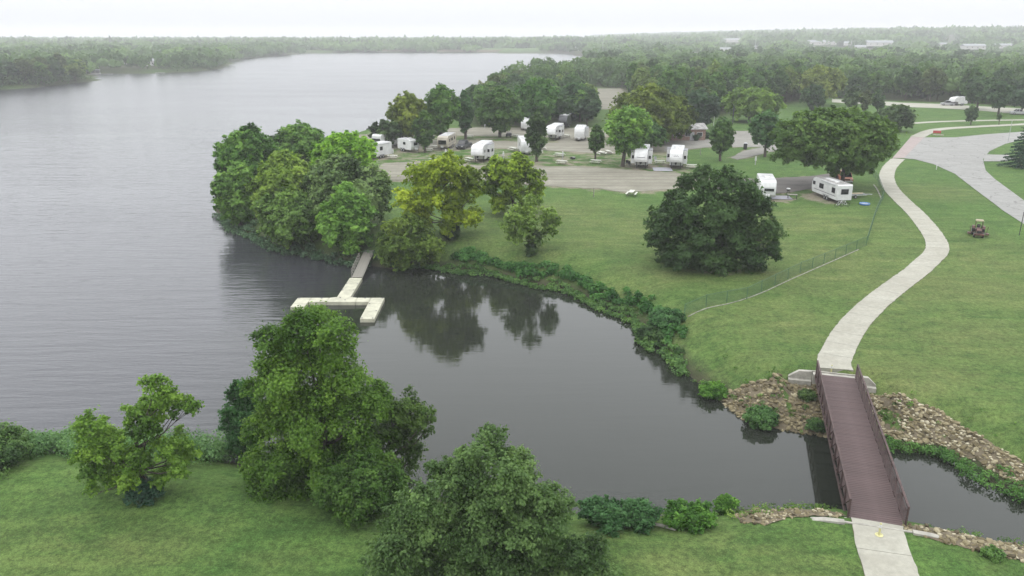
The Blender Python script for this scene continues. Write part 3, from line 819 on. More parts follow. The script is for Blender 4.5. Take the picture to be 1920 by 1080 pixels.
tree('young_oak_tree', 'light green open crowned small tree with bare crooked upper limbs on the near lawn', (270, 930), (142, 378, 690, 925), 'egg', (0.084, 0.138, 0.032), lk=1.18, layers=2.3, r0=.17, leaf=.17, sub=11, skirt=.9, nb=30, tone=.45, depth=4.5, lobes=[(303, 708, 20), (322, 738, 22), (357, 757, 16), (338, 762, 14), (270, 762, 20), (288, 788, 24), (188, 788, 30), (204, 828, 30), (168, 842, 20), (236, 822, 24), (262, 848, 26), (318, 834, 25), (340, 866, 20), (216, 882, 28), (180, 908, 15), (256, 884, 22), (312, 894, 18), (190, 868, 22)])
tree('low_bush', 'blue green bush at the foot of the small open tree on the lawn', (266, 938), (232, 302, 895, 950), 'dome', (0.030, 0.060, 0.038), nl=10, lr=.25, r0=.04, leaf=.16, skirt=.02, cat='bush', dist_front=0.1)
tree('shore_bush', 'feathery green bush at the left edge of the photo over the water', (-30, 880), (-110, 44, 806, 900), 'dome', (0.056, 0.094, 0.034), nl=18, lr=.2, r0=.06, leaf=.17, skirt=.05, cat='bush', dist_front=.1)
# the wooded point
GP = 'trees crowded on the wooded point'
tree('oak_tree', 'tall dark tree at the lake side tip of the wooded point', (470, 385), (405, 530, 230, 400), 'round', (0.050, 0.094, 0.026), nl=40, lr=.16, group=GP, y_shift=4, skirt=.3)
tree('oak_tree', 'dark rounded treetop at the back of the wooded point', (570, 330), (515, 618, 225, 320), 'round', (0.046, 0.084, 0.024), nl=26, group=GP)
tree('maple_tree', 'bright green tree on the campground side of the wooded point', (640, 345), (580, 712, 244, 350), 'round', (0.084, 0.150, 0.026), nl=30, group=GP)
tree('ash_tree', 'yellowish light green tree in the middle of the wooded point', (535, 430), (448, 620, 275, 455), 'egg', (0.084, 0.122, 0.032), nl=44, lr=.15, group=GP, skirt=.3)
tree('hackberry_tree', 'dull grey green tree on the right side of the wooded point', (660, 420), (560, 732, 288, 440), 'round', GY, nl=40, lr=.16, group=GP)
tree('maple_tree', 'fresh green feathery tree nearest the dock on the wooded point', (655, 478), (582, 715, 340, 490), 'egg', (0.076, 0.132, 0.036), nl=34, lr=.16, group=GP, skirt=.3)
tree('shore_willow', 'light green tree leaning low over the lake at the tip of the wooded point', (450, 425), (398, 500, 300, 415), 'round', (0.066, 0.114, 0.032), nl=24, lr=.18, group=GP, skirt=.4)
tree('ash_tree', 'soft green tree on the water side of the wooded point above the shore weeds', (545, 466), (468, 610, 350, 478), 'round', (0.070, 0.110, 0.036), nl=34, lr=.16, group=GP, skirt=.4)
# yellow-green trees on the slope
tree('locust_tree', 'larger yellow green tree with fine crooked limbs above the cove', (846, 448), (750, 908, 294, 440), 'round', YG, lk=1.16, layers=1.8, r0=.22, nb=30, sub=10, skirt=1.6, depth=9, lobes=[(790, 330, 28), (838, 316, 29), (880, 330, 23), (768, 368, 25), (815, 362, 29), (860, 362, 27), (896, 350, 13), (788, 398, 23), (845, 398, 24), (880, 406, 20), (835, 424, 16), (772, 404, 16)])
tree('locust_tree', 'yellow green round tree beside the gravel road above the cove', (962, 405), (900, 1024, 290, 402), 'round', (0.112, 0.158, 0.028), lk=1.18, layers=1.9, r0=.2, nb=24, skirt=1.6, depth=7.5, lobes=[(935, 320, 25), (970, 314, 26), (1000, 335, 20), (920, 350, 16), (960, 350, 27), (996, 366, 18), (935, 380, 17), (985, 390, 15)])
tree('young_locust_tree', 'thin airy pale green tree with a bushy base on the lawn by the cove', (996, 478), (934, 1046, 360, 466), 'round', (0.096, 0.140, 0.040), lk=1.2, layers=1.1, r0=.13, nb=24, skirt=1.2, depth=5.5, lobes=[(970, 400, 19), (1000, 384, 20), (1025, 404, 16), (956, 420, 17), (990, 420, 20), (1030, 425, 13), (966, 442, 14), (1005, 446, 16), (1040, 414, 9)])
tree('low_bush', 'dark bush round the base of the thin airy tree', (995, 480), (983, 1010, 455, 482), 'dome', (0.036, 0.060, 0.024), nl=8, lr=.27, r0=.04, skirt=.02, cat='bush', dist_front=.1)
tree('low_bush', 'dark bush round the base of the larger yellow green tree', (846, 447), (828, 866, 420, 449), 'dome', (0.030, 0.050, 0.022), nl=8, lr=.27, r0=.04, skirt=.02, cat='bush', dist_front=.1)
tree('willow_tree', 'drooping olive tree overhanging the water beside the gangway', (772, 497), (705, 832, 395, 510), 'dome', (0.076, 0.110, 0.028), nl=30, lr=.16, layers=1.4, r0=.18, droop=1.2, skirt=.5, lean=(.2, -1.0))
tree('pin_oak_tree', 'large dense dark round tree alone on the grass inside the fence', (1345, 498), (1212, 1468, 308, 512), 'round', (0.036, 0.062, 0.024), r0=.4, layers=2.1, sub=12, skirt=.35, tone=.28, depth=15, lobes=[(1345, 334, 26), (1310, 352, 26), (1385, 350, 27), (1280, 382, 28), (1340, 385, 38), (1408, 385, 33), (1250, 415, 30), (1300, 425, 40), (1370, 430, 44), (1428, 425, 31), (1236, 445, 21), (1270, 465, 32), (1330, 475, 40), (1400, 470, 40), (1440, 458, 22), (1300, 490, 22), (1360, 495, 22)])
tree('twin_elm_tree', 'huge spreading tree with two trunks beside the long white trailer', (1574, 352), (1452, 1676, 196, 362), 'dome', (0.056, 0.092, 0.027), nl=64, lr=.14, r0=.34, split=2, sub=11, nb=26, skirt=3.9, depth=15)
# campground trees
tree('oak_tree', 'yellowish tree by the lake behind the motorhome', (752, 272), (722, 806, 172, 262), 'round', (0.105, 0.132, 0.030), nl=24)
tree('oak_tree', 'low dark tree over the motorhome at the lake edge', (722, 277), (694, 752, 222, 272), 'round', (0.040, 0.064, 0.026), nl=16)
tree('maple_tree', 'tall fresh green tree behind the tan trailer', (828, 268), (784, 864, 156, 258), 'round', (0.056, 0.104, 0.028), nl=28)
tree('oak_tree', 'dark narrow tree standing on the gravel behind the black pickup', (873, 261), (845, 894, 168, 252), 'egg', (0.036, 0.070, 0.028), nl=20)
tree('young_maple_tree', 'young dark green tree beside the little white trailer', (797, 286), (768, 822, 204, 279), 'egg', (0.044, 0.078, 0.024), nl=22)
tree('maple_tree', 'spreading green tree on the grass strip left of the golf cart', (937, 257), (890, 982, 162, 250), 'round', (0.048, 0.088, 0.026), nl=26)
tree('maple_tree', 'large full green tree behind the campground between cart and motorhome', (1008, 240), (960, 1048, 142, 238), 'round', (0.046, 0.094, 0.028), nl=32)
tree('oak_tree', 'wide dark green tree behind the black and white motorhome', (1074, 226), (1034, 1118, 154, 228), 'round', (0.036, 0.068, 0.030), nl=28)
tree('young_maple_tree', 'young dark conical tree hiding half of a white trailer', (1006, 303), (979, 1034, 209, 293), 'egg', (0.036, 0.060, 0.022), nl=24)
tree('dead_tree', 'small pale thin tree at the water edge left of the oak headland', (902, 196), (888, 914, 148, 190), 'egg', (0.125, 0.130, 0.070), nl=12, layers=.7)
tree('silver_maple_tree', 'bright green tree standing over the grass beside the two fifth wheels', (1167, 312), (1126, 1232, 189, 300), 'egg', (0.092, 0.158, 0.042), nl=36, skirt=2.2)
tree('silver_maple_tree', 'mid green tree right behind the bright one near the fifth wheel', (1212, 283), (1180, 1252, 222, 282), 'round', (0.056, 0.102, 0.034), nl=22, skirt=1.0)
tree('hackberry_tree', 'broad olive domed tree behind the bright green tree', (1228, 268), (1142, 1298, 156, 262), 'dome', (0.074, 0.098, 0.024), nl=44, lr=.14)
tree('young_maple_tree', 'small young green tree by two picnic tables', (1116, 300), (1096, 1140, 233, 290), 'egg', (0.048, 0.084, 0.026), nl=16)
tree('young_maple_tree', 'young green cone shaped tree on the grass by the lane', (1350, 302), (1324, 1382, 216, 290), 'egg', (0.050, 0.088, 0.028), nl=24)
tree('elm_tree', 'flat topped layered green tree at the lane bend', (1434, 294), (1397, 1480, 208, 282), 'vase', (0.046, 0.088, 0.034), nl=26, skirt=2.0)
tree('silver_maple_tree', 'pale green rounded tree on the lawn behind the flagpole', (1404, 228), (1354, 1466, 161, 222), 'dome', (0.088, 0.134, 0.036), nl=32, lr=.15)
tree('oak_tree', 'very dark tree behind the flagpole', (1308, 240), (1278, 1348, 164, 240), 'round', (0.028, 0.052, 0.026), nl=24)
tree('maple_tree', 'tree with pale yellow blossoming top above the far lawn', (1535, 198), (1496, 1580, 120, 186), 'round', (0.115, 0.142, 0.046), nl=28)
tree('oak_tree', 'dark small tree under the pale yellow topped tree', (1522, 208), (1500, 1552, 156, 206), 'round', (0.038, 0.066, 0.028), nl=16)
tree('young_oak_tree', 'first of three slim trees behind the huge twin trunked tree', (1598, 215), (1576, 1622, 160, 208), 'egg', (0.046, 0.072, 0.030), nl=16)
tree('young_oak_tree', 'middle slim tree of three behind the huge twin trunked tree', (1620, 218), (1606, 1640, 168, 207), 'egg', (0.058, 0.076, 0.030), nl=14)
tree('young_oak_tree', 'third slim tree, right end of three behind the huge twin trunked tree', (1645, 216), (1630, 1662, 166, 214), 'egg', (0.044, 0.072, 0.032), nl=14)
tree('redbud_tree', 'low spreading multi stemmed tree on the lawn above the brick crossing', (1681, 246), (1644, 1714, 196, 240), 'dome', (0.048, 0.074, 0.030), nl=22, split=2)
tree('young_tree', 'small thin tree between the two far sidewalks', (1820, 234), (1804, 1838, 196, 228), 'egg', (0.056, 0.086, 0.042), nl=12)
tree('sapling', 'tiny sapling between the two far sidewalks', (1873, 234), (1867, 1880, 212, 226), 'egg', (0.056, 0.086, 0.042), nl=7, cat='tree')
tree('oak_tree', 'wide tree on the far lawn right of the white camper by the back road', (1832, 205), (1806, 1860, 140, 196), 'round', (0.044, 0.076, 0.034), nl=20)
tree('oak_tree', 'tree with straight trunk on the far lawn next to the back road', (1871, 218), (1848, 1896, 150, 206), 'round', (0.042, 0.072, 0.034), nl=20)
tree('oak_tree', 'dark tree at the right edge of the photo over a parked pickup', (1915, 212), (1884, 1950, 155, 204), 'round', (0.040, 0.070, 0.036), nl=20)

# the spruce: whorls of drooping branches
def spruce(base, top_v, w_px):
    B = on(*base); g = np.random.default_rng(5)
    d = ray(base[0], top_v); H_ = CZ + d[2] / d[1] * B.y - B.z
    wd = w_px / F * (B.y * cp_ + 25 * sp_)
    root = thing('spruce_tree', 'dark blue green spruce at the right edge beside the curving road', 'tree', B)
    C, Rr, ax = [], [], []
    mb = MB().tube([(0, 0, -.3), (0, 0, H_ * .5), (0, 0, H_ * .98)], [.22, .13, .02], 7)
    for k in range(16):
        z = .5 + (H_ - .7) * (k / 16) ** .95
        r_ = wd / 2 * (1 - z / H_) ** .85
        nb = 9 if k < 10 else 6
        for j in range(nb):
            th = 6.283 * (j + .5 * (k % 2)) / nb + g.normal(0, .12)
            rr = r_ * g.uniform(.82, 1.1)
            e = (math.cos(th) * rr, math.sin(th) * rr, z - .22 * rr)
            mb.tube([(0, 0, z), e], [.04, .012], 4)
            for q in np.linspace(.25, 1, max(3, int(rr / .28))):
                C.append((e[0] * q, e[1] * q, z + (e[2] - z) * q)); Rr.append(.30 * (1.15 - .5 * q))
    C, Rr = np.array(C), np.array(Rr)
    V, T = leaves(C, Rr, 11000, .3, g, g.normal(0, .3, len(C)), up=.1, jit=1.0, shell=.2, droop=.5, squash=.6)
    o = link('crown', raw_mesh('crown', V.reshape(-1, 3), 4, {'tone': T}, M['leaf']), root); o.color = (0.030, 0.058, 0.040, 1)
    mb.build('trunk', M['bark'], root)
spruce((1918, 314), 212, 88)

# ---- woodland: individuals nearest, one mass beyond
g = np.random.default_rng(21)
VAR = []
for i, (sh, wv, hv) in enumerate((('round', 9.5, 9), ('dome', 11, 8.5), ('egg', 8.5, 10), ('round', 10.5, 9.5), ('dome', 9, 9), ('egg', 9.5, 9))):
    C, Rr = crown_lobes(wv, hv, sh, 26, .18, g)
    C = C + np.array([0, 0, 2.6])
    cm = crown_mesh('crown', C, Rr, .78, g, 2.0, 8, True, .3, 0, .35)
    tm = trunk_shape(C, Rr, .24, 0, g, 2.6 + hv * .6, (0, 0), 8)
    VAR.append((cm, tm, wv, hv))
pts = []
y = 165.0
while y < 4200:
    s_ = float(np.clip(y * .0195, 7.2, 34))
    for x in np.arange(-.74 * y - 20, .74 * y + 20, s_):
        pts.append((x + g.uniform(-.4, .4) * s_, y + g.uniform(-.4, .4) * s_, s_))
    y += s_ * .95
pts = np.array(pts)
d_ = land_sdf(pts[:, 0], pts[:, 1])
inw = (sdf(WOOD, pts[:, 0], pts[:, 1]) > 1) | (sdf(HEADLAND, pts[:, 0], pts[:, 1]) > -1) | ((pts[:, 0] < -60) & (pts[:, 1] > 260))
inw &= d_ > 1.5
inw &= ~((pts[:, 0] < 400) & (pts[:, 1] > 2500))
for c in CLEAR: inw &= sdf(c, pts[:, 0], pts[:, 1]) < 0
inw &= sdf(Wd['FARPAD'], pts[:, 0], pts[:, 1]) < -3
# open strips: lawns by the lake houses, and the lots in front of the distant buildings
HOUSES = [(1356, 97, 26, 8, 0), (1375, 79, 44, 14, 1), (1418, 93, 24, 9, 0), (1541, 84, 52, 16, 1), (1596, 81, 22, 10, 0), (1648, 81, 40, 12, 1), (1709, 87, 18, 9, 0), (1762, 87, 22, 9, 0), (1781, 80, 30, 10, 1), (1826, 78, 26, 10, 0), (1880, 84, 24, 9, 0), (1612, 92, 16, 8, 0), (1302, 100, 18, 8, 0), (1092, 95, 22, 8, 0), (258, 107, 14, 8, 0), (285, 123, 12, 7, 0), (233, 121, 10, 7, 0)]
HW = []
for (u, v, ww, dd, k) in HOUSES:
    p = on(u, v); HW.append(p)
    dirn = np.array([p.x, p.y]) / np.hypot(p.x, p.y)
    rel = pts[:, :2] - np.array([p.x, p.y])
    along = rel @ dirn; acr = rel @ np.array([-dirn[1], dirn[0]])
    inw &= ~((along < 10) & (along > -np.hypot(p.x, p.y) * .30) & (np.abs(acr) < ww * .62))
pts, d_ = pts[inw], d_[inw]
u_ = 960 + F * pts[:, 0] / (pts[:, 1] * cp_ + 26 * sp_)
vis = (u_ > -60) & (u_ < 1980)
pts, d_, u_ = pts[vis], d_[vis], u_[vis]
o_ = np.argsort(np.hypot(pts[:, 0], pts[:, 1]) * np.where((pts[:, 0] < -100) & (d_ < 12), .60, 1.0))
pts, d_ = pts[o_], d_[o_]
NI = 250
WCOL = [(0.044, 0.078, 0.028), (0.055, 0.098, 0.032), (0.038, 0.066, 0.028), (0.068, 0.116, 0.036), (0.092, 0.126, 0.042), (0.033, 0.056, 0.028), (0.060, 0.082, 0.033)]
COLN = ['dark green', 'mid green', 'very dark', 'light green', 'yellowish', 'blackish green', 'olive']
WK = [('dark green oak in the dense wood behind the campground', 'green woodland tree among others of the dense wood'), ]
for i, (x, y, s_) in enumerate(pts[:NI]):
    cm, tm, wv, hv = VAR[g.integers(len(VAR))]
    z = gz(x, y)
    head = bool(sdf(HEADLAND, np.array([x]), np.array([y]))[0] > -1)
    ci = 2 if head and g.random() < .28 else int(g.integers(len(WCOL)))
    cname = COLN[ci]
    uu, dd_ = 960 + F * x / (y * cp_ + 26 * sp_), math.hypot(x, y)
    if head:
        col_ = [r_ for lim, r_ in ((-1e9, 'beyond the narrow dark tree'), (950, 'beyond the golf cart'), (1000, 'beyond the young conical tree'), (1045, 'beyond the dark motorhome'), (1085, 'beside the gravel clearing')) if uu >= lim][-1]
        row = 'foot' if y < 285 else ('near half' if y < 340 else ('far half' if y < 430 else 'tip'))
        lab = '%s oak in the headland %s %s%s' % (cname, row, col_, ', at the lake' if d_[i] < 10 else '')
        grp = 'oaks on the headland'
    else:
        ref = [r_ for lim, r_ in ((-1e9, 'on the left shore of the lake'), (300, 'between headland and gravel clearing'), (1175, 'behind the olive domed tree'), (1300, 'behind the flag pole'), (1365, 'behind the pale rounded tree'), (1480, 'behind the yellow topped tree'), (1590, 'behind the three slim trees'), (1660, 'along the far back road'), (1770, 'behind the camper on the back road'), (1850, 'at the right edge')) if uu >= lim][-1]
        row = 'front row' if dd_ < 330 else ('second row' if dd_ < 370 else 'rear rows')
        lab = '%s woodland tree in the %s %s' % (cname, row, ref)
        grp = 'trees of the wood beyond the lawns'
    nm = 'oak_tree' if head else 'woodland_tree'
    root = thing(nm, lab, 'tree', (x, y, z), g.uniform(0, 6.28), grp)
    sc_ = s_ / 8.2 * g.uniform(.92, 1.25) * (.92 if head else 1)
    hs = g.uniform(.66, .92) if head else g.uniform(.85, 1.22)
    root.scale = (sc_, sc_, hs)
    o = link('crown', cm, root)
    c = WCOL[ci]
    k = g.uniform(.85, 1.15); o.color = (c[0] * k, c[1] * k, c[2] * k, 1)
    if i == 0 or 'tmesh' not in globals(): tmesh = {}
    if id(tm) not in tmesh:
        t_o = tm.build('trunk', M['bark'], root); tmesh[id(tm)] = t_o.data
    else: link('trunk', tmesh[id(tm)], root)
# the mass
def far_mass(name, label, sel, leafk, per, extra=0.0):
    if len(sel) == 0: return
    n = len(sel)
    zz = height(sel[:, 0], sel[:, 1])
    Rw = sel[:, 2] * g.uniform(.62, .80, n)
    Hh = np.clip(g.normal(11.5, 2.3, n), 6, 17) + extra - 2.5 * ((sel[:, 0] < 400) & (sel[:, 1] > 1200))
    Rz = np.minimum(Rw, Hh * .45)
    C = np.stack([sel[:, 0], sel[:, 1], zz + Hh - Rz], -1)
    tone = g.normal(0, .75, n)
    # four billows each
    k = 4
    th = g.random((n, k)) * 6.283
    off = np.stack([np.cos(th), np.sin(th), g.uniform(-.3, .5, (n, k))], -1) * (Rw * .5)[:, None, None]
    off[..., 2] = g.uniform(-.85, .25, (n, k)) * Rz[:, None]
    CC = (C[:, None] + off).reshape(-1, 3); RR = np.repeat(Rw * .62, k) * g.uniform(.8, 1.2, n * k)
    tt = np.repeat(tone, k) + g.normal(0, .2, n * k)
    N_ = n * per
    idx = np.repeat(np.arange(n * k), per // k)
    m_ = len(idx)
    d = g.normal(size=(m_, 3)); d[:, 2] = np.abs(d[:, 2]) * 1.1 - .45; d[:, 1] -= .15
    d /= np.linalg.norm(d, axis=1)[:, None]
    sq = np.repeat(Rz / Rw, per // k * k)[:m_] if False else (Rz / Rw)[idx // k]
    p = CC[idx] + d * RR[idx][:, None] * np.stack([np.ones(m_), np.ones(m_), sq], -1) * g.uniform(.8, 1.05, m_)[:, None]
    nr = d + g.normal(size=(m_, 3)) * .26; nr /= np.linalg.norm(nr, axis=1)[:, None]
    a, b_ = rot_frames(nr, g.random(m_) * 6.283)
    L = (RR[idx] * leafk * g.uniform(.7, 1.3, m_))[:, None]
    V = np.stack([p - a * L * .6 - b_ * L * .45, p + a * L * .6 - b_ * L * .3, p + b_ * L * .7], 1)
    o = link(name, raw_mesh(name, V.reshape(-1, 3), 3, {'tone': np.clip(tt[idx] + g.normal(0, .15, m_), -1.2, 1.2)}, M['leaf']))
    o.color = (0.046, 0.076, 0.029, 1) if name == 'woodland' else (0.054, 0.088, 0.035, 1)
    tag(o, label, kind='stuff')
rest = pts[NI:]
dist = np.hypot(rest[:, 0], rest[:, 1])
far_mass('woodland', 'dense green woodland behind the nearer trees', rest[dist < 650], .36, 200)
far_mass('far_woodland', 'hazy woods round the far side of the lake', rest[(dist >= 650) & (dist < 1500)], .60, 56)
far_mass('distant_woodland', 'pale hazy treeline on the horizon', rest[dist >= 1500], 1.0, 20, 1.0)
print('WOOD', len(pts), (dist < 650).sum(), ((dist >= 650) & (dist < 1500)).sum(), (dist >= 1500).sum())
print('QUADS', sum(len(o.data.polygons) for o in COL.objects if o.type == 'MESH' and o.name.startswith(('crown', 'wood', 'far', 'dist'))))

# ------------------------------------------------------------------ footbridge
BA, BB = on(1643.5, 978), on(1567, 705)
DECK = 2.52
A2, B2 = flat(1643.5, 978, DECK), flat(1567, 705, DECK)
dv = B2 - A2; BL = float(np.hypot(*dv)); yaw = math.atan2(-dv[0], dv[1])
bridge = thing('footbridge', 'brown steel truss footbridge with a plank deck over the creek', 'bridge', ((A2[0] + B2[0]) / 2, (A2[1] + B2[1]) / 2, DECK), yaw)
HWD = 1.47
m, t, b = mat_new('deck_plank')
P0 = node(t, 'ShaderNodeTexCoord').outputs['Object']
oi = node(t, 'ShaderNodeObjectInfo')
n1 = noise(t, 3.0, 5, 0.7, mapping(t, P0, (0.5, 6, 6)))
r1 = ramp(t, n1.outputs['Fac'], [(0.3, (0.056, 0.035, 0.033)), (0.7, (0.088, 0.058, 0.055))])
r2 = ramp(t, oi.outputs['Random'], [(0.0, (0.91, 0.91, 0.91)), (1.0, (1.09, 1.08, 1.08))])
t.links.new(mixc(t, 1.0, r1.outputs[0], r2.outputs[0], 'MULTIPLY'), b.inputs['Base Color'])
b.inputs['Roughness'].default_value = 0.8
M['plank'] = m
npl = int(BL / 0.2)
p0 = MB().box((0, 0, 0), (HWD * 2 - 0.16, BL / npl - 0.022, 0.05)).build('plank', M['plank'], bridge, bevel=0.006)
for i in range(npl):
    o = p0 if i == 0 else link('plank', p0.data, bridge)
    o.location = (random.uniform(-.006, .006), -BL / 2 + (i + .5) * BL / npl, -0.03 + random.uniform(-.003, .003))
fr = MB()
for k in range(12):
    fr.box((0, -BL / 2 + .2 + k * (BL - .4) / 11, -.20), (2 * HWD + .05, .12, .2))
for x in (-.7, 0, .7): fr.box((x, 0, -.10), (.08, BL - .1, .08))
fr.build('floor_beams', M['corten'], bridge)
NB = 12
for s_ in (-1, 1):
    x = s_ * HWD
    tr = link('truss', None, bridge)
    zt, zb = 1.12, -.32
    MB().box((x, 0, zt), (.12, BL, .12)).build('top_chord', M['corten'], tr, bevel=.01)
    MB().box((x, 0, zb), (.12, BL, .14)).build('bottom_chord', M['corten'], tr, bevel=.01)
    for q in (.12, .26, .40, .54, .68, .82, .96):
        MB().box((x - s_ * .075, 0, q), (.035, BL - .06, .045)).build('hand_rail', M['corten'], tr)
    pm = None
    for k in range(NB + 1):
        y_ = -BL / 2 + .06 + k * (BL - .12) / NB
        o = (MB().box((0, 0, (zt + zb) / 2), (.09, .09, zt - zb - .13)).build('post', M['corten'], tr) if pm is None else link('post', pm, tr))
        pm = o.data; o.location = (x, y_, 0)
    for k in range(NB):
        y0 = -BL / 2 + .06 + k * (BL - .12) / NB; y1 = y0 + (BL - .12) / NB
        a, c = ((y0, zb), (y1, zt)) if k >= NB / 2 else ((y1, zb), (y0, zt))
        MB().tube([(x + s_ * .012, a[0], a[1] + .06), (x + s_ * .012, c[0], c[1] - .06)], .042, 4).build('diagonal', M['corten'], tr)
# abutments: stepped concrete with sloping wing walls
def abutment(label, c, rz, wl, wr, flip, up=0.0):
    root = thing('bridge_abutment', label, 'abutment', (c[0], c[1], DECK), rz)
    f = 1 if flip else -1
    MB().box((0, f * .18, -.9), (3.3, .5, 1.72)).build('bearing_seat', M['concrete'], root, bevel=.02)
    MB().box((0, f * .50, -.55), (3.5, .13, 1.2)).build('back_wall', M['concrete'], root, bevel=.02)
    for s_, L in ((-1, wl), (1, wr)):
        prof = [(s_ * 1.72, -2.2), (s_ * (1.72 + L), -2.2), (s_ * (1.72 + L), -.62 + up * 4.2), (s_ * (1.72 + L * .55), -.06 + up), (s_ * 1.72, -.02 + up)]
        MB().add([(p[0], f * .38, p[1]) for p in prof] + [(p[0], f * .72, p[1]) for p in prof],
                 [(0, 1, 2, 3, 4), (9, 8, 7, 6, 5)] + [(i, (i + 1) % 5, 5 + (i + 1) % 5, 5 + i) for i in range(5)]).build('wing_wall', M['concrete'], root, bevel=.02)
        MB().box((s_ * (1.72 + L / 2), f * .16, -1.45), (L * .98, .40, 1.5)).build('footing', M['concrete'], root, bevel=.02)
dn_ = dv / BL
abutment('concrete abutment with wing walls at the far end of the footbridge', B2 + dn_ * 0.02, yaw, 1.75, 1.35, True)
abutment('concrete abutment at the near end of the footbridge', A2 - dn_ * 0.02, yaw, 1.75, 1.75, False, .13)
# yellow bollards at the ends of the path
def bollard(p, label):
    root = thing('bollard', label, 'bollard', p, 0, 'yellow bollards at the bridge ends')
    MB().lathe([(.055, 0.02), (.055, .68), (.04, .74), (.01, .77)], n=12).build('post', M['yellow'], root, smooth=False)
    MB().lathe([(.21, .01), (.21, .025), (.17, .03), (.17, .012)], n=16).build('base_ring', M['yellow'], root)
    MB().lathe([(.062, .46), (.062, .66)], n=12).build('reflector_band', M['white'], root)
q = flat(1648, 1004, DECK); bollard((q[0], q[1], gz(*q) + .05), 'yellow bollard in the path before the near end of the footbridge')
q = flat(1559, 693, DECK); bollard((q[0], q[1], gz(*q) + .05), 'yellow bollard in the path past the far end of the footbridge')

# ------------------------------------------------------------------ stone banks
g = np.random.default_rng(3)
m, t, b = mat_new('limestone')
oi = node(t, 'ShaderNodeObjectInfo'); a_ = attr(t, 'tone')
P0 = pos(t); n1 = noise(t, 2.6, 5, .7, P0)
rr_ = math_(t, 'ADD', math_(t, 'MULTIPLY', math_(t, 'ADD', oi.outputs['Random'], a_), .75), math_(t, 'MULTIPLY', math_(t, 'ADD', n1.outputs['Fac'], -.4), .5))
r1 = ramp(t, rr_, [(0.05, (0.060, 0.047, 0.023)), (0.4, (0.132, 0.106, 0.052)), (0.75, (0.220, 0.187, 0.108)), (1.0, (0.40, 0.365, 0.260))])
n2 = noise(t, 11, 4, .7, P0)
f2 = ramp(t, n2.outputs['Fac'], [(.3, (.75, .75, .75)), (.7, (1.15, 1.15, 1.15))])
t.links.new(mixc(t, 1.0, r1.outputs[0], f2.outputs[0], 'MULTIPLY'), b.inputs['Base Color'])
b.inputs['Roughness'].default_value = .9
bp = node(t, 'ShaderNodeBump', Strength=.5, Distance=.04); t.links.new(n2.outputs['Fac'], bp.inputs['Height']); t.links.new(bp.outputs[0], b.inputs['Normal'])
M['stone'] = m
import bmesh
def stone_shape(seed):
    gg = np.random.default_rng(seed)
    bm = bmesh.new(); bmesh.ops.create_icosphere(bm, subdivisions=1, radius=1)
    V = np.array([v.co for v in bm.verts])
    for _ in range(7):                                                # split faces: flat cuts through the ball
        nrm = gg.normal(size=3); nrm /= np.linalg.norm(nrm); h_ = gg.uniform(.45, .8)
        k = V @ nrm; V -= np.outer(np.maximum(0, k - h_), nrm)
    V *= np.array([1, gg.uniform(.65, .95), gg.uniform(.4, .65)]); V += gg.normal(0, .03, V.shape)
    F_ = [[v.index for v in f.verts] for f in bm.faces]; bm.free()
    return V, np.array(F_)
SHAPES = [stone_shape(i) for i in range(10)]
SME = []
for V, F_ in SHAPES:
    me = bpy.data.meshes.new('stone'); me.from_pydata(V.tolist(), [], F_.tolist()); me.materials.append(M['stone']); SME.append(me)
def riprap(label, poly, n_big, n_fill, smin, smax, water_edge=False):
    P = world(poly)
    root = drape('riprap_bank', P, M['soil'], .035, label, .4, .06)
    lo, hi = P.min(0), P.max(0)
    placed = []
    def spot():
        while True:
            x, y = g.uniform(lo[0], hi[0]), g.uniform(lo[1], hi[1])
            if sdf(P, np.array([x]), np.array([y]))[0] > -.1 and land_sdf(np.array([x]), np.array([y]))[0] > -.6: return x, y
    for i in range(n_big):
        for _ in range(40):
            x, y = spot(); s_ = g.uniform(.6, 1) * smax
            if all((x - a) ** 2 + (y - c) ** 2 > (.62 * (s_ + r_)) ** 2 for a, c, r_ in placed): break
        placed.append((x, y, s_))
        o = link('stone', SME[g.integers(len(SME))], root)
        o.location = (x, y, gz(x, y) + s_ * .20 + g.uniform(0, .06)); o.scale = (s_, s_, s_ * g.uniform(.8, 1.2)); o.rotation_euler = (g.normal(0, .35), g.normal(0, .35), g.uniform(0, 6.28))
    Vs, To = [], []
    for i in range(n_fill):
        x, y = spot(); s_ = g.uniform(smin, smax * .62)
        V, F_ = SHAPES[g.integers(len(SHAPES))]
        Rm = np.array(Matrix.Rotation(g.uniform(0, 6.28), 3, 'Z') @ Matrix.Rotation(g.normal(0, .4), 3, 'X'))
        Q = (V * s_) @ Rm.T + np.array([x, y, gz(x, y) + s_ * .18])
        Vs.append(Q[F_]); To += [g.uniform(0, 1) - .0] * len(F_)
    me = raw_mesh('rubble', np.concatenate(Vs).reshape(-1, 3), 3, {'tone': np.array(To)}, M['stone'])
    tag(link('rubble', me, root), kind='stuff')
riprap('bank of tan broken stones left of the far end of the footbridge', [(1356, 758), (1362, 740), (1395, 722), (1440, 713), (1500, 710), (1540, 716), (1550, 760), (1556, 822), (1500, 816), (1440, 806), (1390, 788)], 130, 700, .12, .40)
riprap('bank of tan broken stones running right from the footbridge along the creek', [(1612, 738), (1660, 742), (1700, 748), (1760, 770), (1830, 812), (1900, 858), (1960, 900), (1945, 935), (1880, 892), (1830, 862), (1770, 838), (1700, 826), (1640, 812), (1622, 775)], 130, 900, .12, .37)
riprap('thin strip of stones on the near bank left of the footbridge', [(1375, 968), (1400, 957), (1480, 954), (1560, 960), (1585, 968), (1555, 968), (1480, 970), (1440, 984), (1390, 980)], 18, 190, .09, .30)
riprap('strip of stones on the near bank right of the footbridge', [(1696, 984), (1760, 992), (1850, 1012), (1960, 1030), (1960, 1060), (1860, 1040), (1790, 1022), (1700, 996)], 32, 330, .09, .30)

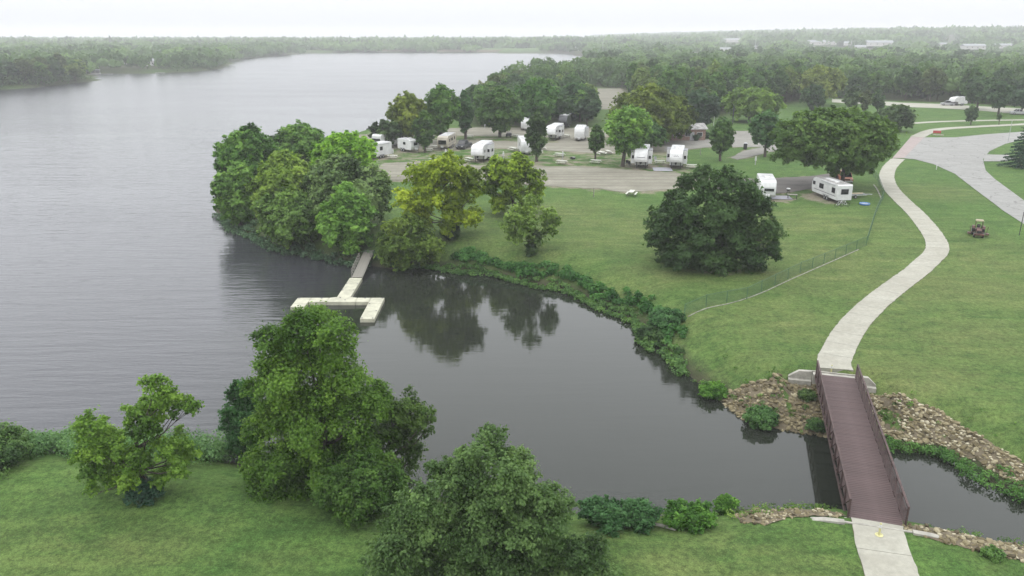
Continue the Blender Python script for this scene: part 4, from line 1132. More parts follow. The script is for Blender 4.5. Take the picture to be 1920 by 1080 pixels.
# ------------------------------------------------------------------ plants along the water
def bank_strip(name, label, line, off, width, clump, step, leafs, col, per=70, h_sq=.8, lift=.1, dens=1.0, tone=.4, kind='stuff'):
    L = resample(np.array([flat(*p) for p in line]), step)
    T = np.gradient(L, axis=0); T /= np.linalg.norm(T, axis=1)[:, None]
    Nn = np.stack([-T[:, 1], T[:, 0]], -1)
    tst = L + Nn * 1.0
    if np.mean(land_sdf(tst[:, 0], tst[:, 1])) < np.mean(land_sdf(*(L - Nn).T)): Nn = -Nn
    rows = max(1, int(width / (step * .8)))
    C, Rr = [], []
    for j in range(rows):
        for i in range(len(L)):
            if g.random() > dens * (1 - .35 * (j / rows)): continue
            w_ = off + (j + g.uniform(-.4, .4)) * width / rows + .5 * math.sin(i * .31 + j)
            p = L[i] + Nn[i] * w_ + g.normal(0, step * .25, 2)
            r_ = clump * g.uniform(.55, 1.25)
            C.append((p[0], p[1], max(0, gz(p[0], p[1])) + r_ * h_sq * .55 + lift)); Rr.append(r_)
    C, Rr = np.array(C), np.array(Rr)
    V, T_ = leaves(C, Rr, len(C) * per, leafs, g, g.normal(0, tone, len(C)), up=.55, jit=1.0, shell=.45, squash=h_sq)
    o = link(name, raw_mesh(name, V.reshape(-1, 3), 4, {'tone': T_}, M['leaf'])); o.color = (*col, 1)
    return tag(o, label, kind=kind)
fb = far_bank[::-1]
arc = [p for p in fb if 740 <= p[0] <= 1360]
bank_strip('water_plants', 'low mat of green plants along the cove edge', [p for p in arc if p[0] < 1340], -.9, 1.7, .5, .55, .26, (0.060, 0.104, 0.036), 46, .5)
bank_strip('shore_shrubs', 'row of leafy green shrubs behind the low mat along the cove', [p for p in arc if 800 <= p[0] <= 1275], 1.2, 1.4, .58, .6, .30, (0.044, 0.096, 0.030), 90, .9)
bank_strip('water_plants', 'grey green weeds along the foot of the wooded point', [p for p in fb if p[0] < 720], -.7, 2.2, .6, .7, .28, (0.058, 0.094, 0.056), 44, .6)
bank_strip('reeds', 'pale grey green weeds in a band between lawn and lake', [(-160, 890), (-60, 880), (0, 872), (45, 858), (90, 852), (200, 852), (330, 852), (440, 866)], -1.2, 5.0, .75, .58, .17, (0.080, 0.136, 0.056), 100, 1.0, .2, 1.0, .3)
bank_strip('water_plants', 'green plants along the creek edge right of the footbridge', [(1650, 838), (1700, 848), (1770, 850), (1805, 868), (1860, 905), (1920, 940), (2000, 970)], -.6, 1.3, .42, .45, .15, (0.058, 0.112, 0.034), 60, .8)
bank_strip('bank_grass', 'tufts of long grass on the near creek bank', [(1240, 968), (1300, 968), (1390, 958), (1480, 956), (1560, 962)], .4, 2.6, .30, .5, .13, (0.076, 0.118, 0.034), 22, .7, .02, .55)
bank_strip('bank_grass', 'tufts of long grass on the near creek bank right of the footbridge', [(1740, 998), (1850, 1012), (1920, 1022), (2020, 1040)], .3, 2.0, .30, .5, .13, (0.066, 0.11, 0.034), 22, .7, .02, .45)
bank_strip('bank_grass', 'weeds growing between the stones by the footbridge', [(1500, 812), (1440, 800), (1400, 790), (1350, 752), (1290, 702)], .3, 4.2, .26, .8, .12, (0.060, 0.100, 0.030), 30, .7, .12, .50)
bank_strip('bank_grass', 'weeds growing between the stones right of the footbridge', [(1640, 835), (1700, 846), (1770, 850), (1805, 868), (1860, 905), (1920, 940)], 1.6, 3.4, .24, .8, .12, (0.060, 0.104, 0.030), 30, .7, .12, .48)

bank_strip('shore_thicket', 'hazy thicket along the left shore of the lake', [(545, 103), (500, 107), (440, 113), (424, 118), (421, 126), (380, 133), (330, 136)], 3, 10, 3.2, 3.6, 1.5, (0.050, 0.080, 0.036), 26, .8, .2, .9)
bank_strip('shore_thicket', 'hazy thicket round the point of the left shore', [(168, 152), (110, 160), (50, 165), (0, 168), (-120, 176)], 2, 9, 2.6, 2.8, 1.2, (0.046, 0.074, 0.034), 30, .9, .2, .9)
def shrub(label, base, wd, h_, col, name='shrub', n=None, group=None, seed=None, leaf=.15):
    B = on(*base) if not isinstance(base, Vector) else base
    B.z = max(B.z, 0.02)
    gg = np.random.default_rng(seed or int(base[0] * 7 + base[1]))
    root = thing(name, label, 'shrub', B, 0, group)
    C, Rr = crown_lobes(wd, h_, 'dome', n or 14, .2, gg)
    o = link('foliage', crown_mesh('foliage', C, Rr, leaf, gg, 2.0, 8, False, .4, 0, .35), root); o.color = (*col, 1)
    MB().tube([(0, 0, -.2), (0, 0, h_ * .6)], [.05, .02], 5).build('stem', M['bark'], root)
SH = (0.042, 0.086, 0.034); SB = (0.066, 0.128, 0.030)
shrub('dark green bush on the near bank right of the cut off tree', (1130, 985), 3.3, 1.5, SH)
shrub('second dark green bush between the cut off tree and the small bare landing', (1195, 985), 2.6, 1.5, SH)
shrub('bright green bush at the near bank right of the small bare landing', (1290, 985), 3.0, 1.3, SB)
shrub('round bright bush next to the thin strip of stones on the near bank', (1362, 960), 1.6, 1.2, SB)
shrub('small bush among the stones at the creek edge left of the footbridge', (1428, 797), 3.0, 1.2, (0.056, 0.104, 0.038))
shrub('low bush pressed against the footbridge among the stones', (1530, 808), 1.6, 1.0, (0.050, 0.088, 0.034))
shrub('low bush on the stones by the far abutment', (1512, 748), 1.5, .7, (0.060, 0.092, 0.034))
shrub('green bush where the cove bank meets the stones', (1335, 745), 2.4, 1.1, SB)
shrub('big leafy bush at the end of the fence on the cove bank', (1250, 612), 4.0, 1.6, SH, leaf=.2)
shrub('leafy bush on the cove bank just below the end of the fence', (1222, 640), 3.2, 1.3, (0.052, 0.088, 0.034), leaf=.2)
shrub('small bush at the right end of the near stone strip', (1862, 1045), 1.1, .5, (0.06, 0.105, 0.034))
for i, (u, v, l) in enumerate(((1290, 262, 'first'), (1302, 263, 'second'), (1318, 259, 'third'))):
    shrub('%s clipped dark bush beside the brick building' % l, (u, v), 3.6, 1.8, (0.026, 0.048, 0.022), 'hedge_bush', 9, None, 50 + i, .35)

# ------------------------------------------------------------------ floating dock and gangway
dock = thing('floating_dock', 'pale plastic floating dock with forked arms in the cove', 'dock', (-18.6, 80.6, 0))
def dock_sec(x0, x1, y0, y1, cut=None):
    poly = [(x0 + 18.6, y0 - 80.6), (x1 + 18.6, y0 - 80.6), (x1 + 18.6, y1 - 80.6), (x0 + 18.6, y1 - 80.6)] if cut is None else [(x + 18.6, y - 80.6) for x, y in cut]
    s_ = MB().prism(poly, -.12, .40).build('dock_section', M['dock'], dock, bevel=.035)
    return s_
for k in range(3): dock_sec(-19.42, -17.92, 81.32 + k * 2.36, 83.64 + k * 2.36)
dock_sec(-23.7, -22.22, 77.9, 79.06)
dock_sec(-22.18, -20.24, 79.62, 81.0); dock_sec(-17.08, -15.62, 79.62, 81.0)
dock_sec(0, 0, 0, 0, [(-20.2, 79.62), (-17.12, 79.62), (-17.12, 81.0), (-17.90, 81.28), (-19.42, 81.28), (-20.2, 81.0)])
dock_sec(0, 0, 0, 0, [(-15.58, 79.62), (-15.58, 79.1), (-14.1, 79.1), (-14.1, 81.0), (-15.58, 81.0)])
dock_sec(0, 0, 0, 0, [(-22.22, 79.62), (-22.22, 79.1), (-23.7, 79.1), (-23.7, 81.0), (-22.22, 81.0)])
for k in range(2): dock_sec(-15.58, -14.1, 74.3 + k * 2.4, 76.66 + k * 2.4)
cl_ = MB()
for (x, y) in ((-23.5, 80.8), (-21, 80.8), (-16.2, 80.8), (-14.3, 80.8), (-14.3, 76.7), (-15.4, 74.5), (-14.3, 74.5), (-19.3, 83.7), (-18.05, 83.7), (-19.3, 86.0), (-18.05, 86.0), (-19.0, 81.0), (-18.3, 80.2), (-15.4, 79.0)):
    cl_.box((x + 18.6, y - 80.6, .425), (.16, .10, .05))
cl_.build('cleats', M['stripe'], dock)
gw = thing('gangway', 'grey ramp with side rails from the wooded bank down to the dock', 'gangway', (-18.55, 88.4, .45))
gl, gh = 8.6, 1.0
sl = math.atan2(gh, gl)
for k in range(28):
    q = (k + .5) / 28
    MB().box((0, gl * q, gh * q), (1.25, gl / 28 - .03, .05), 0, sl).build('deck_board', M['oldwood'], gw) if k == 0 else None
    if k == 0: gb = [c for c in gw.children if c.name.startswith('deck_board')][0].data; continue
    o = link('deck_board', gb, gw); o.location = (0, gl * k / 28, gh * k / 28)
for s_, ln in ((-1, .62), (1, .0)):
    if ln:
        for hh in (.35, .65, .95): MB().tube([(s_ * .66, .1, hh), (s_ * .66, gl * ln, gh * ln + hh)], .035, 6).build('side_rail', M['oldwood'], gw)
        for k in range(7):
            q = ln * k / 6 + .01; MB().tube([(s_ * .66, gl * q, gh * q - .05), (s_ * .66, gl * q, gh * q + .97)], .03, 6).build('rail_post', M['oldwood'], gw)
    MB().tube([(s_ * .62, 0, -.06), (s_ * .62, gl, gh - .06)], .06, 6).build('stringer', M['oldwood'], gw)
MB().box((.55, gl * .72, gh * .72 + .3), (.08, .08, 1.2)).build('rail_post', M['oldwood'], gw)

# ------------------------------------------------------------------ chain-link fence
FP = [np.array(on(*p)[:2]) for p in ((1283, 593), (1400, 561), (1500, 512), (1624, 461), (1641, 405), (1656, 372), (1645, 340), (1632, 322))]
fence = thing('chain_link_fence', 'green grey chain link fence from the cove bank round to the path', 'fence', (0, 0, 0))
FH = 1.25
M['strip'] = paint('strip_concrete', (0.27, 0.265, 0.22), .9, dirt=.25, scale=2)
m, t, b = mat_new('green_mesh'); b.inputs['Base Color'].default_value = (0.050, 0.110, 0.062, 1); b.inputs['Roughness'].default_value = .6
M['mesh'] = m
strip = MB()
for a, c in zip(FP[:-1], FP[1:]):
    L = np.hypot(*(c - a)); nb = max(1, int(round(L / 2.8)))
    for k in range(nb):
        p, q = a + (c - a) * k / nb, a + (c - a) * (k + 1) / nb
        zp, zq = gz(*p), gz(*q)
        MB().tube([(*p, zp - .3), (*p, zp + FH + .04)], .035, 6).build('post', M['mesh'], fence)
        MB().tube([(*p, zp + FH), (*q, zq + FH)], .022, 5).build('top_rail', M['mesh'], fence)
        W_ = MB(); d = q - p; ln = np.hypot(*d); nw = int((ln + FH) / .16); r_ = .0115
        nx_, ny_ = -d[1] / ln * r_, d[0] / ln * r_
        for j in range(nw):
            for sg in (1, -1):
                s0 = j * .16 - (FH if sg > 0 else 0); s1 = s0 + sg * FH if sg > 0 else s0 - FH
                if sg > 0: x0, h0, x1, h1 = s0, 0, s0 + FH, FH
                else: x0, h0, x1, h1 = s0, 0, s0 - FH, FH
                # clip to the bay
                def clipx(xa, ha, xb, hb):
                    if xa > xb: xa, ha, xb, hb = xb, hb, xa, ha
                    if xb <= 0 or xa >= ln: return None
                    if xa < 0: ha += (hb - ha) * (0 - xa) / (xb - xa); xa = 0
                    if xb > ln: hb = ha + (hb - ha) * (ln - xa) / (xb - xa); xb = ln
                    return xa, ha, xb, hb
                cc = clipx(x0, h0, x1, h1)
                if cc is None: continue
                xa, ha, xb, hb = cc
                def P3(xx, hh_): e = p + d * xx / ln; return np.array([e[0], e[1], zp + (zq - zp) * xx / ln + hh_ + .03])
                A_, B_ = P3(xa, ha), P3(xb, hb)
                W_.add([A_ + (0, 0, r_), A_ - (0, 0, r_), B_ - (0, 0, r_), B_ + (0, 0, r_)], [(0, 1, 2, 3)])
        W_.build('mesh_panel', M['mesh'], fence)
sp_line = [on(*p)[:2] for p in ((1290, 594), (1400, 563.5), (1500, 515.5), (1610, 468))]
slab_path('mow_strip', 'thin pale concrete strip along the foot of the fence', [np.array(p) for p in sp_line], .12, 2.8, M['strip'], .04)
sp_line = [on(*p)[:2] for p in ((1638, 346), (1645, 355), (1653, 374))]
slab_path('mow_strip', 'short pale concrete strip by the upper fence corner', [np.array(p) for p in sp_line], .2, 2.4, M['strip'], .04)

# ------------------------------------------------------------------ campers
def wheel(parent, x, y, r_, wd_):
    w_ = MB().lathe([(r_ * .55, -wd_ / 2), (r_ * .94, -wd_ / 2), (r_, -wd_ * .3), (r_, wd_ * .3), (r_ * .94, wd_ / 2), (r_ * .55, wd_ / 2)], n=18, axis='X').build('wheel', M['tyre'], parent)
    w_.location = (x, y, r_)
    MB().lathe([(r_ * .58, -wd_ * .52), (r_ * .58, wd_ * .52)], n=14, axis='X').build('rim', M['steel'], w_)
    return w_
def pane(parent, face, a, z, w_, h_, L, W, name='window', mat=None, extra=0.0):
    """a framed pane on one wall: front (-y), rear (+y), left (-x), right (+x)"""
    d = .035 + extra
    fr_ = MB(); pn = MB()
    if face in ('front', 'rear'):
        s_ = -1 if face == 'front' else 1
        fr_.box((a, s_ * (L / 2 + d / 2), z), (w_ + .10, d, h_ + .10)); pn.box((a, s_ * (L / 2 + d), z), (w_, .03, h_))
    else:
        s_ = -1 if face == 'left' else 1
        fr_.box((s_ * (W / 2 + d / 2), a, z), (d, w_ + .10, h_ + .10)); pn.box((s_ * (W / 2 + d), a, z), (.03, w_, h_))
    f_ = fr_.build(name, M['stripe'] if mat is None else mat, parent)
    pn.build('pane', M['glass'], f_)
def ac(parent, x, y, z):
    MB().add([(x + sx * (.33 if k else .40), y + sy * (.40 if k else .55), z + k * .26) for k in (0, 1) for sy in (-1, 1) for sx in (-1, 1)], [(0, 2, 3, 1), (4, 5, 7, 6), (0, 1, 5, 4), (2, 6, 7, 3), (0, 4, 6, 2), (1, 3, 7, 5)]).build('air_conditioner', M['white'], parent, bevel=.03)
def camper(name, label, base, yaw_deg, kind='trailer', L=8.0, H=3.2, W=2.45, body='white', roof='roof', slides=(), wins=(), door=None, stripe=True, acs=1, cap=None, group='campers parked in the campground'):
    """front end at -y; yaw turns the rear away from the line of sight, to the right of the photo when positive"""
    B = on(*base) if not isinstance(base, Vector) else base
    az = math.atan2(B.x, B.y)
    root = thing(name, label, 'motorhome' if kind == 'motorhome' else 'camper trailer', (B.x, B.y, B.z + .03), -(az + R(yaw_deg)), group)
    h2 = L / 2; F0 = .62
    if kind == 'fifth':
        prof = [(-h2 + 2.3, F0), (h2, F0), (h2, H - .14), (h2 - .14, H), (-h2 + 2.0, H), (-h2 + .95, H - .12), (-h2 + .38, H - .5), (-h2 + .06, H - 1.25), (-h2, H - 1.75), (-h2 + .10, 1.55), (-h2 + 2.1, 1.42)]
    elif kind == 'motorhome':
        prof = [(-h2 + .1, .5), (h2, .5), (h2, H - .14), (h2 - .14, H), (-h2 + .5, H), (-h2 + .08, H - .35), (-h2, 1.9), (-h2, .7)]
    else:
        prof = [(-h2 + .35, F0 - .05), (h2, F0 - .05), (h2, H - .16), (h2 - .16, H), (-h2 + .95, H), (-h2 + .35, H - .25), (-h2 + .05, H - .95), (-h2, H - 1.5), (-h2 + .1, .9)]
    bd = MB().side(prof, -W / 2, W / 2).build('body', M[body], root, bevel=.05)
    y0 = -h2 + (2.05 if kind == 'fifth' else 1.0)
    MB().box((0, (y0 + h2) / 2 - .08, H + .012), (W - .16, h2 - y0 - .2, .03)).build('roof_membrane', M[roof], root)
    for k in range(acs): ac(root, 0, -h2 * .25 + k * L * .38, H + .02)
    MB().box((.5, h2 * .55, H + .07), (.4, .4, .1)).build('roof_vent', M['white'], root, bevel=.02)
    MB().box((-.55, h2 * .2, H + .06), (.36, .36, .08)).build('roof_vent', M['grey_panel'], root, bevel=.02)
    if stripe:
        zz = 1.15
        st = MB()
        for s_ in (-1, 1): st.box((s_ * (W / 2 + .004), .9 if kind == 'fifth' else .2, zz), (.014, L - (3.2 if kind == 'fifth' else 1.2), .10))
        st.build('side_stripe', M['stripe'], root)
    for sd, yc, ln, win in slides:
        s_ = -1 if sd == 'left' else 1
        so = MB().box((s_ * (W / 2 + .38), yc, (F0 + H) / 2 + .05), (.80, ln, H - F0 - .55)).build('slide_out', M['white' if body == 'white' else body], root, bevel=.04)
        MB().box((s_ * (W / 2 + .38), yc, H - .20), (.86, ln + .08, .05)).build('slide_roof', M['stripe'], so)
        if win:
            MB().box((s_ * (W / 2 + .40), yc - ln / 2 - .015, 2.2), (.44, .03, .62)).build('pane', M['glass'], so)
            MB().box((s_ * (W / 2 + .795), yc, 2.1), (.03, ln * .4, .6)).build('pane', M['glass'], so)
    for wn in wins: pane(root, *wn[:5], L, W)
    if door is not None:
        sd, yc = door; s_ = -1 if sd == 'left' else 1
        dr = MB().box((s_ * (W / 2 + .02), yc, 1.62), (.05, .68, 1.85)).build('door', M['cream' if body == 'cream' else 'grey_panel'], root, bevel=.015)
        MB().box((s_ * (W / 2 + .06), yc, 2.1), (.03, .4, .5)).build('pane', M['glass'], dr)
        MB().box((s_ * (W / 2 + .22), yc, .48), (.42, .6, .05)).build('door_step', M['steel'], dr)
    yw = .45 if kind == 'fifth' else .25
    if kind == 'motorhome':
        for yy in (-h2 + 1.0, h2 * .38): 
            for s_ in (-1, 1): wheel(root, s_ * (W / 2 - .16), yy, .42, .28)
    else:
        for dy in (-.42, .42):
            for s_ in (-1, 1): wheel(root, s_ * (W / 2 - .10), yw + .5 + dy, .36, .22)
        sk = MB()
        for s_ in (-1, 1): sk.box((s_ * (W / 2 - .03), yw + .5, .76), (.09, 1.9, .12))
        sk.build('wheel_fender', M['stripe'], root)
    fr_ = MB()
    for s_ in (-1, 1): fr_.box((s_ * .5, (.9 if kind == 'fifth' else 0), F0 - .08), (.12, L - (3 if kind == 'fifth' else .8), .16))
    fr_.build('chassis', M['black'], root)
    if kind == 'fifth':
        MB().tube([(0, -h2 + 1.0, 1.55), (0, -h2 + .75, 1.2), (0, -h2 + .75, 1.0)], [.28, .22, .1], 8).build('pin_box', M['black'], root)
        for s_ in (-1, 1): MB().box((s_ * .85, -h2 + 2.15, .7), (.12, .12, 1.4)).build('landing_leg', M['black'], root)
        if cap:
            v_ = MB()
            pts_ = [(x, H - 1.42 + .16 * abs(x) ** 1.5) for x in np.linspace(-.8, .8, 7)] if cap == 'curve' else [(-.42, H - 1.16), (-.2, H - 1.0), (.05, H - 1.06), (.25, H - .96), (.5, H - 1.14)]
            def ys(z): return float(np.interp(z, [1.55, H - 1.75, H - 1.25, H - .5], [-h2 + .1, -h2, -h2 + .06, -h2 + .38])) - .012
            for (xa, za), (xb, zb) in zip(pts_[:-1], pts_[1:]):
                v_.add([(xa, ys(za), za), (xa, ys(za + .11), za + .11), (xb, ys(zb + .11), zb + .11), (xb, ys(zb), zb)], [(0, 1, 2, 3)])
            v_.build('cap_graphic', M['stripe'], root)
    elif kind == 'trailer':
        MB().tube([(-.55, -h2 + .5, .5), (0, -h2 - 1.0, .48)], .06, 5).build('hitch_arm', M['black'], root)
        MB().tube([(.55, -h2 + .5, .5), (0, -h2 - 1.0, .48)], .06, 5).build('hitch_arm', M['black'], root)
        for s_ in (-1, 1): MB().lathe([(.02, .5), (.15, .53), (.15, .98), (.09, 1.06), (.02, 1.08)], (s_ * .17, -h2 - .35, 0), 12).build('gas_bottle', M['white'], root, smooth=True)
        MB().tube([(0, -h2 - .95, 0), (0, -h2 - .95, .75)], .04, 6).build('jack', M['black'], root)
    else:
        pane(root, 'front', 0, 1.95, W - .35, .95, L, W, 'windscreen', M['black'])
    MB().tube([(W / 2 + .05, -h2 * .25, H - .22), (W / 2 + .05, h2 * .8, H - .22)], .06, 6).build('awning_roll', M['grey_panel'], root)
    return root

W2 = 2.45
camper('fifth_wheel_trailer', 'white fifth wheel with dark winged windows on its slide outs, beside the bright green tree', (1203, 312), 3, 'fifth', 9.5, 3.75, slides=(('left', -1.2, 3.0, True), ('right', -1.0, 3.4, True)), wins=(('left', 3.6, 2.2, .8, .5), ('right', -3.6, 2.5, .7, .4)), acs=2, cap='curve')
camper('fifth_wheel_trailer', 'white fifth wheel facing the gravel road, right of the grey patio mat', (1268, 313), 2, 'fifth', 9.2, 3.7, slides=(('right', -.4, 3.2, True), ('left', 1.0, 2.6, True)), wins=(('right', -3.4, 2.5, .6, .4),), acs=1, cap='peak')
camper('fifth_wheel_trailer', 'white fifth wheel with rounded nose and slide out behind the two yellow green trees', (904, 301), 14, 'fifth', 9.0, 3.6, slides=(('right', .8, 3.6, True),), wins=(('right', -2.6, 2.3, .5, .5), ('right', 3.6, 2.2, .7, .5)), acs=1, stripe=False)
camper('travel_trailer', 'tan trailer with a big dark rear window beside the black pickup', (838, 277), 14, 'trailer', 8.5, 3.05, body='cream', wins=(('front', 0, 1.75, 1.75, .85), ('right', -2.2, 2.0, .7, .6), ('right', .2, 2.0, 1.1, .6), ('right', 2.6, 2.0, .8, .6)), door=('right', -1.0))
camper('small_trailer', 'little white trailer with one dark window beside the young dark tree', (766, 284), -38, 'trailer', 5.0, 2.8, W=2.2, wins=(('front', .1, 1.9, .9, .6), ('right', .3, 1.9, 1.0, .6), ('left', 0, 1.9, .8, .5)), stripe=False)
camper('motorhome', 'white and dark motorhome under the low tree at the lake edge', (727, 276), 34, 'motorhome', 9.0, 3.4, slides=(('right', .8, 2.8, True),), wins=(('right', -2.4, 2.1, .9, .6), ('right', 3.4, 2.1, .8, .6)), acs=2)
camper('travel_trailer', 'white trailer end showing past the trees of the wooded point', (704, 297), 42, 'trailer', 8.0, 3.2, wins=(('right', -2.0, 2.1, .7, .7), ('right', 0.6, 2.1, .8, .7), ('front', 0, 1.9, 1.0, .6)), stripe=False)
camper('travel_trailer', 'white trailer with black edged rear, half hidden by the young conical tree', (984, 287), -6, 'trailer', 8.0, 3.3, wins=(('left', 0, 2.0, .9, .6),), stripe=False)
camper('fifth_wheel_trailer', 'white fifth wheel parked on the gravel pad left of the boxy trailer', (1040, 261), 14, 'fifth', 9.0, 3.6, slides=(('right', .2, 3.2, True),), wins=(('right', -3, 2.4, .6, .5),), acs=1, stripe=False)
camper('travel_trailer', 'boxy pale trailer with rounded roof edge on the gravel pad', (1088, 262), 4, 'trailer', 7.5, 3.3, body='white', slides=(('right', 0, 2.6, False),), wins=(), stripe=False)
camper('motorhome', 'black and white motorhome with a swooping front under the dark trees', (1059, 239), 8, 'fifth', 9.0, 3.6, body='charcoal', wins=(('front', 0, 1.9, 1.6, .3),), acs=2, stripe=False)
camper('travel_trailer', 'white trailer mostly hidden behind trees at the campground back', (985, 243), 0, 'trailer', 7.0, 3.1, stripe=False)
camper('fifth_wheel_trailer', 'white camper parked beside the far back road', (1795, 198), 38, 'fifth', 7.0, 3.1, slides=(), wins=(('left', 2.5, 2.2, .8, .6), ('right', 2.5, 2.2, .8, .6)), stripe=False)
camper('travel_trailer', 'farthest white camper on the gravel clearing among the oaks', (1101, 176), 0, 'trailer', 8, 3.4, wins=(('front', .3, 2.1, .9, .8),), stripe=False)
camper('travel_trailer', 'white camper in front of the farthest one on the gravel clearing', (1100, 191), 4, 'trailer', 8, 3.5, wins=(('front', .2, 2.1, .9, 1.0),), stripe=False)
# the long trailer by the twin tree: placed by its two near corners
pa, pb = on(1520, 364), on(1567, 383)
dr_ = (pb - pa).normalized(); Lr = (pb - pa).length
nrm = Vector((-dr_.y, dr_.x, 0))
cpos = (pa + pb) / 2 + nrm * 1.22
azl = math.atan2(cpos.x, cpos.y)
ang = math.degrees(math.atan2(dr_.x, dr_.y)) - math.degrees(azl)
lt = camper('travel_trailer', 'long white older trailer with weathered roof beside the huge twin trunked tree', Vector((cpos.x, cpos.y, pa.z)), ang, 'trailer', Lr, 3.0, roof='old_roof', wins=(('right', -3.3, 2.05, .7, .5), ('right', -.9, 1.95, 1.3, .7), ('right', 2.9, 1.95, .95, .75), ('rear', 0, 1.9, 1.15, .75)), acs=0)
MB().add([(-.25, -1.5, 3.03), (.35, -1.5, 3.03), (-.25, 1.9, 3.03), (.35, 1.9, 3.03), (-.1, -1.2, 3.16), (.2, -1.2, 3.16), (-.1, 1.6, 3.16), (.2, 1.6, 3.16)], [(0, 1, 5, 4), (2, 6, 7, 3), (0, 4, 6, 2), (1, 3, 7, 5), (4, 5, 7, 6)]).build('roof_patch', M['white'], lt)
camper('travel_trailer', 'white boxy trailer half hidden behind the large round dark tree', (1434, 368), -6, 'trailer', 7.2, 3.1, wins=(('front', .2, 1.7, 1.4, .35),), stripe=False, slides=())

# ------------------------------------------------------------------ cars, pickup, carts
def car(name, label, cat, base, yaw_deg, mat, kind='suv', L=4.8, W=1.9, H=1.75, bumper=None):
    B = on(*base); az = math.atan2(B.x, B.y)
    root = thing(name, label, cat, (B.x, B.y, B.z + .04), -(az + R(yaw_deg)))
    h2 = L / 2
    low = [(-h2, .42), (-h2 + .12, .34), (h2 - .1, .34), (h2, .45), (h2, .95), (h2 - .05, 1.05), (-h2 + 1.25, 1.05), (-h2 + .15, .90), (-h2, .72)]
    MB().side(low, -W / 2, W / 2).build('body', M[mat], root, bevel=.06)
    if kind == 'pickup': cab = [(-h2 + 1.15, 1.05), (-h2 + 1.75, H), (-h2 + 3.05, H), (-h2 + 3.35, 1.05)]
    else: cab = [(-h2 + 1.1, 1.05), (-h2 + 1.8, H), (h2 - .45, H), (h2 - .1, 1.05)]
    c_ = MB(); n = 4
    P = [(s_ * (W / 2 - (.06 if p[1] < 1.2 else .2)), p[0], p[1]) for s_ in (-1, 1) for p in cab]
    c_.add(P, [(0, 1, 2, 3), (7, 6, 5, 4), (0, 4, 5, 1), (1, 5, 6, 2), (2, 6, 7, 3)])
    c_.build('greenhouse', M['glass'], root, bevel=.04)
    yr0, yr1 = cab[1][0], cab[2][0]
    MB().box((0, (yr0 + yr1) / 2, H + .012), (W - .42, yr1 - yr0 - .02, .05)).build('roof', M[mat], root, bevel=.02)
    for s_ in (-1, 1):
        lo_, hi_ = s_ * (W / 2 - .06), s_ * (W / 2 - .19)
        for a, c in ((cab[0], cab[1]), (cab[3], cab[2]), (((yr0 + yr1) / 2, 1.05), ((yr0 + yr1) / 2, H))): MB().tube([(lo_, a[0], a[1]), (hi_, c[0], c[1])], .045, 4).build('pillar', M[mat], root)
    if kind == 'pickup': MB().box((0, h2 - .85, 1.03), (W - .3, 1.45, .06)).build('bed_floor', M['black'], root)
    for yy in (-h2 + .95, h2 - 1.0):
        for s_ in (-1, 1): wheel(root, s_ * (W / 2 - .08), yy, .36, .24)
    for s_ in (-1, 1):
        MB().box((s_ * (W / 2 - .32), -h2 + .02, .74), (.36, .08, .16)).build('headlight', M['white'], root)
        MB().box((s_ * (W / 2 - .25), h2 - .01, .85), (.22, .05, .22)).build('tail_light', M['red'], root)
    MB().box((0, -h2 - .03, .48), (W - .1, .12, .22)).build('bumper', M[bumper or 'grey_panel'], root, bevel=.03)
    MB().box((0, -h2 + .0, .74), (.75, .05, .18)).build('grille', M['black'], root)
    return root
car('pickup_truck', 'black pickup parked on the gravel beside the tan trailer', 'pickup', (870, 278), 24, 'charcoal', 'pickup', 5.3, 1.95, 1.85, 'black')
car('parked_car', 'orange car with a pale bumper behind the trunks of the twin tree', 'car', (1584, 341), -10, 'orange', 'suv', 4.7, 1.9, 1.75, 'white')
car('parked_car', 'grey car parked beside the white camper on the far back road', 'car', (1776, 198), 80, 'grey_panel', 'suv', 4.6)
car('pickup_truck', 'pale pickup under the dark tree at the right edge', 'pickup', (1910, 215), 70, 'grey_panel', 'pickup', 5.3)
def cart(label, base, yaw_deg):
    B = on(*base); root = thing('golf_cart', label, 'cart', (B.x, B.y, B.z + .05), -(math.atan2(B.x, B.y) + R(yaw_deg)))
    MB().side([(-1.2, .35), (1.2, .35), (1.2, .85), (.5, .9), (.4, .55), (-.5, .5), (-.65, .95), (-1.05, .9), (-1.2, .7)], -.6, .6).build('body', M['black'], root, bevel=.04)
    MB().box((0, .45, .95), (1.1, .5, .18)).build('seat', M['stripe'], root, bevel=.03)
    for x in (-.55, .55):
        for y in (-.7, .9): MB().tube([(x, y, .8), (x * .95, y * .9, 1.85)], .03, 5).build('roof_post', M['grey_panel'], root)
    MB().box((0, .08, 1.88), (1.2, 1.9, .07)).build('canopy', M['tan'], root, bevel=.02)
    for x in (-.52, .52):
        for y in (-.8, .8): wheel(root, x, y, .24, .2)
cart('black golf cart with roof on the gravel by the picnic table', (954, 257), 8)
# old tractor with a pale canopy
B = on(1833, 442)
tr_ = thing('tractor', 'old red brown tractor with a pale canopy alone on the grass', 'tractor', (B.x, B.y, B.z), -(math.atan2(B.x, B.y)) + R(6))
MB().side([(-1.55, .62), (.2, .62), (.2, 1.28), (-1.45, 1.18), (-1.55, 1.05)], -.36, .36).build('bonnet', M['tractor'], tr_, bevel=.04)
MB().box((0, -1.58, .85), (.6, .06, .5)).build('grille', M['black'], tr_)
MB().box((0, -1.72, .55), (1.5, .35, .28)).build('front_weight', M['tractor'], tr_, bevel=.03)
MB().side([(.2, .5), (1.25, .5), (1.25, .95), (.2, .95)], -.42, .42).build('platform', M['tractor'], tr_)
st_ = MB().box((0, .75, 1.15), (.5, .5, .12)); st_.box((0, 1.0, 1.4), (.5, .1, .5)); st_.build('seat', M['black'], tr_, bevel=.03)
MB().tube([(0, .2, 1.2), (0, .42, 1.48)], .03, 5).build('steering_column', M['black'], tr_)
